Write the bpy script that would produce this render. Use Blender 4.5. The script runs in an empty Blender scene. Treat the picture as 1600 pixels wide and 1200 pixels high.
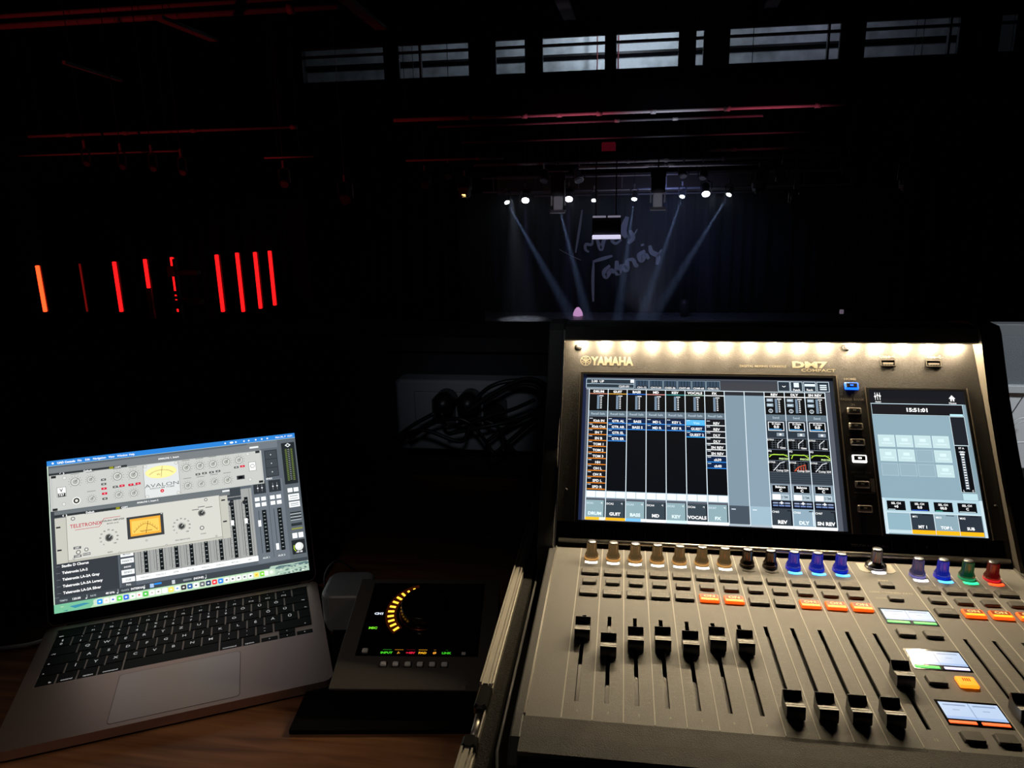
import bpy, math, random
from mathutils import Vector, Matrix
random.seed(7)
SC = bpy.context.scene
COL = SC.collection
R = math.radians

# ------------------------------------------------------------------ camera
F, PITCH, ROLL, HEAD = 1149.45, 0.25, -0.0204, 0.1523      # focal length in pixels of the 1600 px frame
ZC = 1.238
_rx = Matrix.Rotation(-PITCH, 3, 'X')
_hz = Matrix.Rotation(HEAD, 3, 'Z')
_r, _u, _f = _hz @ (_rx @ Vector((1, 0, 0))), _hz @ (_rx @ Vector((0, 0, 1))), _hz @ (_rx @ Vector((0, 1, 0)))
c_, s_ = math.cos(ROLL), math.sin(ROLL)
_ex, _ey = c_ * _r + s_ * _u, -s_ * _r + c_ * _u
cam = bpy.data.cameras.new('camera')
cam.sensor_width = 36; cam.lens = F * 36 / 1600; cam.clip_start = .02; cam.clip_end = 200
cam_o = bpy.data.objects.new('camera', cam); COL.objects.link(cam_o)
m = Matrix((_ex, _ey, -_f)).transposed().to_4x4(); m.translation = (0, 0, ZC)
cam_o.matrix_world = m
SC.camera = cam_o

def ray(x, y):
    a, b = x - 800, y - 600
    return _f + _ex * (a / F) - _ey * (b / F)
def at(x, y, Y):                       # the point of the distance-Y plane behind a photograph pixel
    d = ray(x, y); return Vector((0, 0, ZC)) + d * (Y / d.y)
def rel(x, y, z): return Vector((x, y, z + ZC))

# ------------------------------------------------------------------ world, exposure
SC.view_settings.view_transform = 'Standard'; SC.view_settings.look = 'None'
SC.view_settings.exposure = 0; SC.view_settings.gamma = 1; SC.view_settings.use_curve_mapping = False
w = bpy.data.worlds.new('night'); SC.world = w; w.use_nodes = True
w.node_tree.nodes['Background'].inputs[0].default_value = (.2, .3, 1, 1)
w.node_tree.nodes['Background'].inputs[1].default_value = .003
SC.cycles.max_bounces = 6; SC.cycles.volume_bounces = 0; SC.cycles.caustics_reflective = False
SC.cycles.sample_clamp_indirect = 3

def lamp(name, kind, loc, energy, color=(1, 1, 1), aim=None, size=.1, size_y=None, angle=40, blend=.5, rot=None):
    l = bpy.data.lights.new(name, kind); l.energy = energy; l.color = color
    if kind == 'AREA':
        l.size = size
        if size_y: l.shape = 'RECTANGLE'; l.size_y = size_y
    else: l.shadow_soft_size = size
    if kind == 'SPOT': l.spot_size = R(angle); l.spot_blend = blend
    o = bpy.data.objects.new(name, l); COL.objects.link(o); o.location = loc
    if aim is not None: o.rotation_euler = (Vector(aim) - Vector(loc)).to_track_quat('-Z', 'Y').to_euler()
    if rot is not None: o.rotation_euler = rot
    return o

# the room's lights, and unseen spots added for pipes, rig, desk and cabinet
lamp('dim_unseen_spot', 'SPOT', rel(-.55, -.45, .9), 10, (1, .82, .68), aim=rel(-.35, .47, -.49), size=.08, angle=25, blend=1)  # unseen warm spot from the camera side on laptop and desk front
lamp('dim_unseen_spot', 'SPOT', rel(.1, -.3, .5), 8, (.85, .92, 1), aim=rel(-.26, 1.24, -.33), size=.1, angle=11, blend=1)  # unseen spot added to brighten the socket box
lamp('red_fill', 'SPOT', rel(-12, 6, -3), 260, (1, .05, .06), aim=rel(-9.3, 14, 3), size=.3, angle=50)  # red spots added because the tubes hardly reach the pipes
lamp('red_fill', 'SPOT', rel(-9, 12, -2), 60, (1, .04, .06), aim=rel(-8, 19, .8), size=.3, angle=70)
lamp('pink_wash', 'SPOT', rel(-1.4, 17.1, .1), 90, (1, .16, .26), aim=rel(-1.2, 17.9, 2.2), size=.2, angle=100, blend=1)
lamp('pink_wash', 'SPOT', rel(3.4, 17.1, .1), 80, (1, .14, .24), aim=rel(3.0, 17.9, 2.2), size=.2, angle=90, blend=1)
for _x, _z in ((872, 318), (1028, 314)): lamp('barrel_fill', 'SPOT', rel(.6, 14, -3.5), 330, (.85, .85, 1), aim=at(_x, _z, 22.5), size=.05, angle=5.0, blend=.5)  # unseen narrow spots added to brighten the two profile light barrels
lamp('white_wash', 'SPOT', rel(.9, 16.9, -.4), 170, (.75, .8, 1), aim=rel(.9, 17.9, 2.2), size=.2, angle=60, blend=1)
lamp('stage_bounce', 'SPOT', rel(.8, 25.4, -4.2), 420, (.72, .74, 1), aim=rel(.6, 24.5, .6), size=.5, angle=75, blend=1)
lamp('gallery_work_light', 'POINT', rel(-.1, 20.1, 4.55), 190, (.75, .88, 1), size=.15)
lamp('gallery_work_light', 'POINT', rel(4.6, 20.1, 4.6), 16, (.7, .74, 1), size=.15)
lamp('gallery_work_light', 'POINT', rel(-4.4, 20.1, 4.6), 6, (.7, .8, 1), size=.15)
lamp('cabinet_fill', 'SPOT', rel(1.05, .6, .3), 26, (.88, .95, 1), aim=rel(.70, 1.25, -.33), size=.05, angle=42, blend=.6)  # unseen lamp added off to the right to brighten the grey cabinet

lamp('floor_fill', 'SPOT', rel(-4.2, 28.2, -.1), 700, (.8, .88, 1), aim=rel(-3.9, 28.4, -4.7), size=.05, angle=26, blend=1)  # unseen spot added to light the strip of stage floor at left
lamp('blue_fill', 'SPOT', rel(1.5, 25.2, .0), 150, (.30, .40, 1), aim=rel(1.5, 30.2, -3.0), size=.5, angle=110, blend=1)  # unseen blue light added to lift the backdrop

# ------------------------------------------------------------------ materials
def lin(c):
    if isinstance(c, str):
        c = c.lstrip('#'); c = [int(c[i:i + 2], 16) / 255 for i in (0, 2, 4)]
        return tuple(x / 12.92 if x <= .04045 else ((x + .055) / 1.055) ** 2.4 for x in c)
    return tuple(c)
MATS = {}
def mat(name, color=(.5, .5, .5), rough=.5, metal=0, emit=None, strength=0, noise=0, nscale=40, bump=0, bscale=200, coat=0, spec=None, trans=0, ior=None):
    if name in MATS: return MATS[name]
    m = bpy.data.materials.new(name); m.use_nodes = True; nt = m.node_tree
    b = nt.nodes['Principled BSDF']; c = lin(color)
    b.inputs['Base Color'].default_value = (*c, 1); b.inputs['Roughness'].default_value = rough; b.inputs['Metallic'].default_value = metal
    b.inputs['Coat Weight'].default_value = coat; b.inputs['Transmission Weight'].default_value = trans
    if ior: b.inputs['IOR'].default_value = ior
    if spec is not None: b.inputs['Specular IOR Level'].default_value = spec
    if emit is not None:
        b.inputs['Emission Color'].default_value = (*lin(emit), 1); b.inputs['Emission Strength'].default_value = strength
    if noise or bump:
        tc = nt.nodes.new('ShaderNodeTexCoord')
    if noise:
        n = nt.nodes.new('ShaderNodeTexNoise'); n.inputs['Scale'].default_value = nscale; n.inputs['Detail'].default_value = 6
        nt.links.new(tc.outputs['Object'], n.inputs['Vector'])
        r = nt.nodes.new('ShaderNodeValToRGB')
        r.color_ramp.elements[0].position = .3; r.color_ramp.elements[1].position = .7
        r.color_ramp.elements[0].color = (*[max(0, x * (1 - noise)) for x in c], 1); r.color_ramp.elements[1].color = (*[min(1, x * (1 + noise)) for x in c], 1)
        nt.links.new(n.outputs['Fac'], r.inputs['Fac']); nt.links.new(r.outputs['Color'], b.inputs['Base Color'])
    if bump:
        n = nt.nodes.new('ShaderNodeTexNoise'); n.inputs['Scale'].default_value = bscale; n.inputs['Detail'].default_value = 3
        nt.links.new(tc.outputs['Object'], n.inputs['Vector'])
        bp = nt.nodes.new('ShaderNodeBump'); bp.inputs['Strength'].default_value = bump; bp.inputs['Distance'].default_value = .001
        nt.links.new(n.outputs['Fac'], bp.inputs['Height']); nt.links.new(bp.outputs['Normal'], b.inputs['Normal'])
    MATS[name] = m; return m

def attr_mat(name, emissive, strength=1.0, rough=.5):
    if name in MATS: return MATS[name]
    m = bpy.data.materials.new(name); m.use_nodes = True; nt = m.node_tree; b = nt.nodes['Principled BSDF']
    a = nt.nodes.new('ShaderNodeAttribute'); a.attribute_name = 'Col'
    if emissive:
        b.inputs['Base Color'].default_value = (.005, .005, .006, 1); b.inputs['Roughness'].default_value = .25
        nt.links.new(a.outputs['Color'], b.inputs['Emission Color']); b.inputs['Emission Strength'].default_value = strength
        # an LCD sends most of its light straight out of the glass
    else:
        nt.links.new(a.outputs['Color'], b.inputs['Base Color']); b.inputs['Roughness'].default_value = rough
    MATS[name] = m; return m

BLACK = mat('black_paint', (.012, .012, .013), .55, bump=.25, bscale=900)
PANEL = mat('textured_panel_paint', (.026, .0245, .0225), .52, bump=.35, bscale=1400, noise=.15, nscale=60)
GLASSBLK = mat('black_glass', (.003, .003, .004), .12)
DECK = mat('grey_deck_paint', (.235, .228, .212), .5, bump=.3, bscale=1500, noise=.05, nscale=25)
WRIST = mat('grey_textured_rest', (.085, .081, .072), .62, bump=.6, bscale=1600, noise=.18, nscale=45)
CHEEK = mat('charcoal_cheek', (.075, .074, .072), .5, bump=.3, bscale=1500)
SILVER = mat('silver_trim', (.62, .6, .56), .28, 1)
LINEP = mat('pale_line', (.62, .6, .55), .5)
KEYM = mat('grey_key', (.13, .122, .11), .42)
KEYTX = mat('grey_key_print', (.25, .24, .22), .5)
SLOT = mat('slot_black', (.004, .004, .004), .4)
CAPM = mat('fader_black', (.009, .009, .012), .38, spec=1.0)
CAPW = mat('fader_white_line', (.85, .83, .78), .3)
KNOBM = mat('dark_chrome', (.34, .33, .33), .22, 1)
KNOBTOP = mat('satin_cap', (.3, .3, .3), .3, 1)

# ------------------------------------------------------------------ mesh building
class MB:
    def __init__(s, scale=1.0): s.v = []; s.f = []; s.mi = []; s.sm = []; s.k = scale; s.M = Matrix.Identity(4); s.cur = 0; s.smooth = False
    def add(s, vs, fs):
        o = len(s.v); s.v += [(s.M @ Vector(p)) * s.k for p in vs]
        for f in fs: s.f.append([o + i for i in f]); s.mi.append(s.cur); s.sm.append(s.smooth)
    def box(s, x0, x1, y0, y1, z0, z1, bev=0):
        if bev:
            b = bev
            def ring(z, e): return [(x0 + b + e, y0 + e, z), (x1 - b - e, y0 + e, z), (x1 - e, y0 + b + e, z), (x1 - e, y1 - b - e, z), (x1 - b - e, y1 - e, z), (x0 + b + e, y1 - e, z), (x0 + e, y1 - b - e, z), (x0 + e, y0 + b + e, z)]
            vs = ring(z0, 0) + ring(z1 - b, 0) + ring(z1, b * .8)
            fs = [list(range(7, -1, -1)), list(range(16, 24))]
            for k in (0, 8):
                for i in range(8): fs.append([k + i, k + (i + 1) % 8, k + 8 + (i + 1) % 8, k + 8 + i])
            s.add(vs, fs); return
        s.add([(x0, y0, z0), (x1, y0, z0), (x1, y1, z0), (x0, y1, z0), (x0, y0, z1), (x1, y0, z1), (x1, y1, z1), (x0, y1, z1)],
              [(0, 3, 2, 1), (4, 5, 6, 7), (0, 1, 5, 4), (1, 2, 6, 5), (2, 3, 7, 6), (3, 0, 4, 7)])
    def prism(s, poly, x0, x1):            # poly of (y,z), extruded along x
        n = len(poly); vs = [(x0, y, z) for y, z in poly] + [(x1, y, z) for y, z in poly]
        s.add(vs, [list(range(n)), list(range(2 * n - 1, n - 1, -1))] + [[(i + 1) % n, i, n + i, n + (i + 1) % n] for i in range(n)])
    def plate(s, poly, z0, z1):            # poly of (x,y), extruded along z
        n = len(poly); vs = [(x, y, z0) for x, y in poly] + [(x, y, z1) for x, y in poly]
        s.add(vs, [list(range(n - 1, -1, -1)), list(range(n, 2 * n))] + [[i, (i + 1) % n, n + (i + 1) % n, n + i] for i in range(n)])
    def lathe(s, prof, c=(0, 0, 0), n=24, flute=0, fl=0):   # prof of (r,z)
        vs = []; 
        for j, (r, z) in enumerate(prof):
            for i in range(n):
                a = 2 * math.pi * i / n; rr = r
                if flute and prof[j][0] > 0 and fl and fl[0] <= z <= fl[1]: rr = r * (1 - flute * (i % 2))
                vs.append((c[0] + rr * math.cos(a), c[1] + rr * math.sin(a), c[2] + z))
        fs = []
        for j in range(len(prof) - 1):
            for i in range(n): fs.append([j * n + i, j * n + (i + 1) % n, (j + 1) * n + (i + 1) % n, (j + 1) * n + i])
        fs.append([*range(n - 1, -1, -1)]); fs.append([(len(prof) - 1) * n + i for i in range(n)])
        s.add(vs, fs)
    def tube(s, pts, r, n=8, r2=None):
        pts = [Vector(p) for p in pts]; vs = []; up = None
        for i, p in enumerate(pts):
            t = (pts[min(i + 1, len(pts) - 1)] - pts[max(i - 1, 0)]).normalized()
            if up is None:
                up = Vector((0, 0, 1)) if abs(t.z) < .9 else Vector((1, 0, 0))
            a = t.cross(up).normalized(); b = a.cross(t).normalized(); up = b
            rr = r if r2 is None else r + (r2 - r) * i / (len(pts) - 1)
            for k in range(n):
                an = 2 * math.pi * k / n; vs.append(tuple(p + a * math.cos(an) * rr + b * math.sin(an) * rr))
        fs = [[*range(n - 1, -1, -1)], [(len(pts) - 1) * n + k for k in range(n)]]
        for i in range(len(pts) - 1):
            for k in range(n): fs.append([i * n + k, i * n + (k + 1) % n, (i + 1) * n + (k + 1) % n, (i + 1) * n + k])
        s.add(vs, fs)
    def build(s, name, mats, parent=None, loc=None, rot=None, **props):
        me = bpy.data.meshes.new(name); me.from_pydata([tuple(p) for p in s.v], [], s.f)
        if not isinstance(mats, (list, tuple)): mats = [mats]
        for x in mats: me.materials.append(x)
        me.polygons.foreach_set('material_index', s.mi); me.polygons.foreach_set('use_smooth', s.sm); me.update()
        o = bpy.data.objects.new(name, me); COL.objects.link(o)
        if parent: o.parent = parent
        if loc is not None: o.location = loc
        if rot is not None: o.rotation_euler = rot
        for k, v in props.items(): o[k] = v
        return o

def spline(pts, n=8):
    pts = [Vector(p) for p in pts]; out = []
    P = [pts[0] * 2 - pts[1]] + pts + [pts[-1] * 2 - pts[-2]]
    for i in range(1, len(P) - 2):
        for k in range(n):
            t = k / n; a, b, c, d = P[i - 1], P[i], P[i + 1], P[i + 2]
            out.append(.5 * ((2 * b) + (c - a) * t + (2 * a - 5 * b + 4 * c - d) * t * t + (3 * b - a - 3 * c + d) * t ** 3))
    out.append(pts[-1]); return out
def empty(name, loc, rz=0, label=None, cat=None, group=None, rot=None):
    o = bpy.data.objects.new(name, None); COL.objects.link(o); o.location = loc; o.rotation_euler = rot or (0, 0, rz); o.empty_display_size = .02
    if label: o['label'] = label
    if cat: o['category'] = cat
    if group: o['group'] = group
    return o
def copy_tree(o, parent=None, **props):
    c = o.copy(); COL.objects.link(c); c.parent = parent
    for ch in list(o.children): copy_tree(ch, c)
    for k, v in props.items(): c[k] = v
    return c
def smooth(o, a=35):
    for p in o.data.polygons: p.use_smooth = True
    return o
def bevel(o, w, seg=2):
    md = o.modifiers.new('bevel', 'BEVEL'); md.width = w; md.segments = seg; md.limit_method = 'ANGLE'; md.angle_limit = R(40); return o

# ---- flat lettering and screen pictures
_TX = {}
def textmesh(s, bold=.02):
    k = (s, bold)
    if k in _TX: return _TX[k]
    cu = bpy.data.curves.new('t', 'FONT'); cu.body = s; cu.size = 1; cu.offset = bold; cu.resolution_u = 2; cu.fill_mode = 'FRONT'
    o = bpy.data.objects.new('t', cu); me = o.to_mesh()
    vs = [(v.co.x, v.co.y) for v in me.vertices]; fs = [list(p.vertices) for p in me.polygons]
    o.to_mesh_clear(); bpy.data.objects.remove(o); bpy.data.curves.remove(cu)
    _TX[k] = (vs, fs); return _TX[k]
class Art:
    """A flat picture W x H (mm), origin at its lower left, drawn in thin layers."""
    def __init__(s, W, H, dz=.03, z0=0): s.W, s.H, s.dz, s.z0 = W, H, dz, z0; s.v = []; s.f = []; s.c = []
    def poly(s, pts, col, L=1, norm=True):
        o = len(s.v); z = s.z0 + s.dz * L
        for x, y in pts: s.v.append((x * s.W, (1 - y) * s.H, z) if norm else (x, y, z))
        area = sum(s.v[o + i][0] * s.v[o + (i + 1) % len(pts)][1] - s.v[o + (i + 1) % len(pts)][0] * s.v[o + i][1] for i in range(len(pts)))
        s.f.append([o + i for i in range(len(pts))] if area > 0 else [o + i for i in range(len(pts) - 1, -1, -1)]); s.c.append(lin(col))
    def rect(s, x0, y0, x1, y1, col, L=1): s.poly([(x0, y1), (x1, y1), (x1, y0), (x0, y0)], col, L)
    def frame(s, x0, y0, x1, y1, col, t=.003, L=2):
        u = t; v = t * s.W / s.H
        s.rect(x0, y0, x1, y0 + v, col, L); s.rect(x0, y1 - v, x1, y1, col, L); s.rect(x0, y0, x0 + u, y1, col, L); s.rect(x1 - u, y0, x1, y1, col, L)
    def line(s, x0, y0, x1, y1, col, t=.003, L=2):
        a = Vector((x0 * s.W, (1 - y0) * s.H)); b = Vector((x1 * s.W, (1 - y1) * s.H)); d = (b - a)
        if d.length == 0: return
        n = Vector((-d.y, d.x)).normalized() * t * s.W / 2
        s.poly([tuple(a - n), tuple(b - n), tuple(b + n), tuple(a + n)], col, L, False)
    def pline(s, pts, col, t=.003, L=2):
        for a, b in zip(pts, pts[1:]): s.line(*a, *b, col, t, L)
    def disc(s, x, y, r, col, L=2, ry=None, n=20):
        ry = ry or r
        s.poly([(x * s.W + r * s.W * math.cos(2 * math.pi * i / n), (1 - y) * s.H + ry * s.W * math.sin(2 * math.pi * i / n)) for i in range(n)], col, L, False)
    def text(s, t, x, y, h, col='ffffff', L=3, al='c', bold=.02, xs=1.0):
        vs, fs = textmesh(t, bold)
        if not vs: return
        k = h * s.H / .7; x0 = min(p[0] for p in vs); x1 = max(p[0] for p in vs)
        ox = {'c': (x0 + x1) / 2, 'l': x0, 'r': x1}[al]; o = len(s.v); z = s.z0 + s.dz * L
        s.v += [(x * s.W + (p[0] - ox) * k * xs, (1 - y) * s.H + (p[1] - .35) * k, z) for p in vs]
        for f in fs: s.f.append([o + i for i in f]); s.c.append(lin(col))
    def build(s, name, material, parent, M, k=.001, **props):
        me = bpy.data.meshes.new(name); me.from_pydata([tuple((M @ Vector(p)) * k) for p in s.v], [], s.f)
        at_ = me.color_attributes.new('Col', 'FLOAT_COLOR', 'CORNER'); data = []
        for p, c in zip(s.f, s.c): data += [*c, 1.0] * len(p)
        at_.data.foreach_set('color', data); me.materials.append(material); me.update()
        o = bpy.data.objects.new(name, me); COL.objects.link(o); o.parent = parent
        for kk, v in props.items(): o[kk] = v
        return o
PRINT = attr_mat('printed_lettering', False)
LCD = attr_mat('console_lcd', True, 1.15)
LAPLCD = attr_mat('laptop_lcd', True, 1.22)
SMALLLCD = attr_mat('key_strip_lcd', True, 1.0)

# ================================================================== THE SETTING
DARK = mat('dark_wall_paint', (.014, .014, .017), .8, noise=.2, nscale=2)
def slab(name, x0, x1, y0, y1, z0, z1, m_, **k):
    b = MB(); b.box(x0, x1, y0, y1, z0 + ZC, z1 + ZC); return b.build(name, m_, kind='structure', **k)
STAGEZ, HALLZ = -4.70, -5.75
slab('floor', -19.5, 19.5, -3, 34, HALLZ - .3, HALLZ, mat('dark_hall_floor', (.012, .012, .014), .7, noise=.2, nscale=3))
slab('ceiling', -19.5, 19.5, -3, 34, 5.6, 5.9, DARK)
slab('wall_left', -19.8, -19.5, -3, 34, HALLZ, 5.6, DARK)
slab('wall_right', 19.5, 19.8, -3, 34, HALLZ, 5.6, DARK)
slab('wall_back', -19.5, 19.5, 33.7, 34, HALLZ, 5.6, DARK)
slab('floor_balcony', -19.5, 19.5, -2.7, 1.25, -1.5, -1.238, mat('balcony_carpet', (.02, .018, .02), .95, noise=.3, nscale=30))
slab('floor_stage', -19.5, 19.5, 22, 33.7, HALLZ, STAGEZ, mat('worn_black_stage_floor', (.12, .12, .13), .45, noise=.5, nscale=5, bump=.3, bscale=30))
# parapet in front of the mixing position
b = MB(); b.box(-19.4, 19.4, 1.25, 1.40, -1.5 + ZC, -.262 + ZC)
b.build('wall_parapet', mat('black_parapet', (.009, .0095, .016), .6, noise=.2, nscale=4), kind='structure')
b = MB(); b.box(-19.4, 19.4, 1.235, 1.42, -.262 + ZC, -.2386 + ZC, .006)
b.build('trim_parapet', mat('black_parapet_cap', (.01, .01, .014), .6), kind='structure')
# header above the stage with its row of openings
WINS = [(at(560, 75, 18).x - 1.5, at(598, 75, 18).x), (at(618, 75, 18).x, at(732, 75, 18).x), (at(771, 75, 18).x, at(821, 75, 18).x), (at(845, 75, 18).x, at(947, 75, 18).x),
        (at(961, 75, 18).x, at(1063, 75, 18).x), (at(1086, 75, 18).x, at(1102, 75, 18).x), (at(1139, 75, 18).x, at(1316, 75, 18).x), (at(1351, 75, 18).x, at(1502, 75, 18).x), (at(1560, 75, 18).x, at(1590, 75, 18).x)]
b = MB(); z0, z1 = 2.72 + ZC, 3.50 + ZC
b.box(-19.4, 19.4, 18, 18.3, 1.86 + ZC, z0); b.box(-19.4, 19.4, 18, 18.3, z1, 5.6 + ZC)
xs = [-19.4] + [x for wn in WINS for x in wn] + [19.4]
for i in range(0, len(xs), 2): b.box(xs[i], xs[i + 1], 18, 18.3, z0, z1)
b.build('wall_header', mat('black_header', (.003, .003, .004), .9, spec=0), kind='structure')
FRM = mat('black_window_frame', (.006, .006, .007), .5)
GLS = mat('clear_glass', (1, 1, 1), .02, trans=1, ior=1.02)
for i, (a, c) in enumerate(WINS):
    r = empty('window_%d' % (i + 1), ((a + c) / 2, 18.15, z0)); r['kind'] = 'structure'
    h = (c - a) / 2; fb = MB(); t = .05
    fb.box(-h, h, -.05, .05, 0, t * .6); fb.box(-h, h, -.05, .05, .78 - t * .6, .78); fb.box(-h, -h + t * .6, -.05, .05, 0, .78); fb.box(h - t * .6, h, -.05, .05, 0, .78)
    fb.box(-h, h, -.06, .06, .57, .62)
    if c - a > 1.2: fb.box(-h + (c - a) * .3, -h + (c - a) * .3 + .05, -.06, .06, 0, .78) if i in (1,) else fb.box(h - (c - a) * .12, h - (c - a) * .12 + .04, -.06, .06, 0, .78) if i in (6, 7) else None
    fb.build('window_frame', FRM, r)
    g = MB(); g.box(-h + .03, h - .03, -.004, .004, .03, .75); g.build('pane', GLS, r)
# what the openings look onto: a plastered upper wall with a ledge
b = MB(); b.box(-9, 9, 21.4, 21.6, 2.3 + ZC, 5.0 + ZC)
b.build('wall_gallery', mat('rough_gallery_plaster', (.5, .53, .56), .9, noise=.35, nscale=2.2, bump=.8, bscale=14), kind='structure')
b = MB(); b.box(-9, 9, 21.28, 21.4, 3.60 + ZC, 3.66 + ZC); b.build('trim_gallery', FRM, kind='structure')
b = MB(); b.box(-9, 9, 18.3, 21.4, 2.2 + ZC, 2.3 + ZC); b.build('floor_gallery', DARK, kind='structure')
b = MB(); b.box(-9, 9, 18.3, 21.6, 5.0 + ZC, 5.1 + ZC); b.build('ceiling_gallery', DARK, kind='structure')
for sx in (-9.1, 9.0):
    b = MB(); b.box(sx, sx + .1, 18.3, 21.6, 2.2 + ZC, 5.1 + ZC); b.build('wall_gallery_end', DARK, kind='structure')

# ---- pipes and struts overhead
BODY0 = mat('black_rod', (.006, .006, .007), .7)
PIPE = mat('painted_steel_pipe', (.42, .4, .4), .45)
PN = [0]
def pipe(x0, x1, y, z, r, label, joints=(), cat='pipe', mt=None, group=None, name='lighting_pipe'):
    PN[0] += 1; k_ = 1 + .012 * (PN[0] % 7); y *= k_; z *= k_; x0 *= k_; x1 *= k_; joints = [j * k_ for j in joints]
    b = MB(); b.smooth = True; b.tube([(x0, y, z + ZC), (x1, y, z + ZC)], r, 12)
    o = b.build(name, mt or PIPE, label=label, category=cat)
    if group: o['group'] = group
    for hx in (x0 + .3, x1 - .3):
        q = MB(); q.tube([(hx, y, z + ZC), (hx, y, 5.6 + ZC)], .008, 5); q.build('hanging_rod', BODY0, o)
    for j in joints:
        q = MB(); q.smooth = True; q.tube([(j - .06, y, z + ZC), (j + .06, y, z + ZC)], r * 1.5, 10); q.build('pipe_clamp', PIPE, o)
    return o
pipe(-14.5, -6.0, 14, 3.58, .045, 'upper of two long red-lit pipes at the top left')
pipe(-14.5, -5.2, 14, 3.40, .06, 'lower, thicker red-lit pipe at the top left', joints=(-6.1,))
pipe(-11.9, -6.2, 14, 1.355, .03, 'thin red-lit pipe with pale joints below the top left pipes', joints=(-11.0, -9.75, -8.3, -6.25))
pipe(-12.2, -8.6, 14, .99, .02, 'faint short red pipe under the thin jointed one at left')
pipe(-6.9, -5.9, 14, .81, .02, 'short red-lit pipe stub left of the stage rig')
pipe(-5.6, 5.6, 18.0 - .3, 3.62, .035, 'pale pipe along the top of the gallery windows')
pipe(-5.4, 7.5, 17.7, 1.78, .045, 'bright pink and white pipe under the window wall', joints=(-3.6, -2.3, -1.5, -.6, .6, 2.2, 4.1))
pipe(-4.4, 3.0, 17.9, 1.62, .03, 'dim grey pipe just below the bright pink pipe', joints=(-.2, 1.1), mt=mat('dull_dark_pipe', (.12, .12, .13), .5))
pipe(-3.9, 4.6, 18.2, 1.27, .022, 'thin dim pipe halfway between the pink pipe and the rig', mt=MATS['dull_dark_pipe'])
pipe(1.9, 6.4, 18.2, .93, .03, 'pale lilac pipe above the right half of the stage lights', joints=(2.1, 2.45))
pipe(-5.3, -2.9, 18.2, .89, .028, 'grey pipe above the left end of the stage lights', joints=(-3.5,))
STRUT = mat('grey_strut', (.3, .26, .27), .6)
def strut(p, q, wd, Y0, Y1, label):
    a, c = at(*p, Y0), at(*q, Y1); d = (c - a).normalized(); s = d.cross(Vector((0, 0, 1))).normalized() * wd / 2; t = Vector((0, 0, .06))
    b = MB(); b.add([a - s, a + s, c + s, c - s, a - s + t, a + s + t, c + s + t, c - s + t], [(0, 1, 2, 3), (7, 6, 5, 4), (0, 4, 5, 1), (1, 5, 6, 2), (2, 6, 7, 3), (3, 7, 4, 0)])
    return b.build('ceiling_strut', STRUT, label=label, category='strut')
strut((872, -12), (890, 31), .22, 12, 14.5, 'short pinkish strut above the middle windows')
strut((1216, -10), (1204, 12), .2, 12, 14, 'short pinkish strut at the top edge right of the middle one')
strut((528, -8), (596, 47), .22, 12, 14.5, 'slanting dark red strut left of the gallery windows')
strut((246, 30), (335, 65), .16, 12, 14, 'faint slanting strut under the two long red pipes')
strut((100, 100), (190, 128), .06, 13, 14.5, 'thin pale slanting rod below the red pipes')

# ================================================================== THE STAGE
# backdrop with folds
def curtain(name, x0, x1, Y, z0, z1, amp, wl, mt, label, cat='curtain', along=None, group=None):
    n = int((x1 - x0) / wl * 10); b = MB(); b.smooth = True; vs = []
    ph = 0
    for i in range(n + 1):
        x = x0 + (x1 - x0) * i / n; ph += .63 * (1 + .35 * math.sin(i * .13) + .25 * math.sin(i * .037 + 2))
        for j, z in enumerate((z0, (z0 + z1) / 2, z1)):
            vs.append((x, Y + amp * math.sin(ph) * (1, .85, .6)[j] + .25 * amp * math.sin(ph * 2.3), z + ZC))
    b.add(vs, [[i * 3 + j, (i + 1) * 3 + j, (i + 1) * 3 + j + 1, i * 3 + j + 1] for i in range(n) for j in (0, 1)])
    o = b.build(name, mt, label=label, category=cat)
    md = o.modifiers.new('cloth', 'SOLIDIFY'); md.thickness = .012
    return o
VELV = mat('navy_black_velvet', (.011, .016, .034), .85)
BKV = mat('black_velvet', (.009, .009, .011), .9)
curtain('backdrop_curtain', -5.5, 8.4, 30.2, STAGEZ, 1.5, .07, .5, VELV, 'wide dark blue backdrop curtain hanging behind the stage beams')
curtain('side_curtain', -10.2, -5.2, 27.4, STAGEZ, 1.4, .1, .55, BKV, 'black side curtain left of the blue backdrop')
curtain('side_curtain', 8.1, 17.5, 27.4, STAGEZ, 1.4, .1, .55, BKV, 'black side curtain right of the blue backdrop')
curtain('side_curtain', -18.8, -9.6, 21.8, STAGEZ - .9, .6, .1, .5, mat('dark_red_velvet', (.02, .012, .013), .9), 'dark curtain behind the red light tubes')
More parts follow.
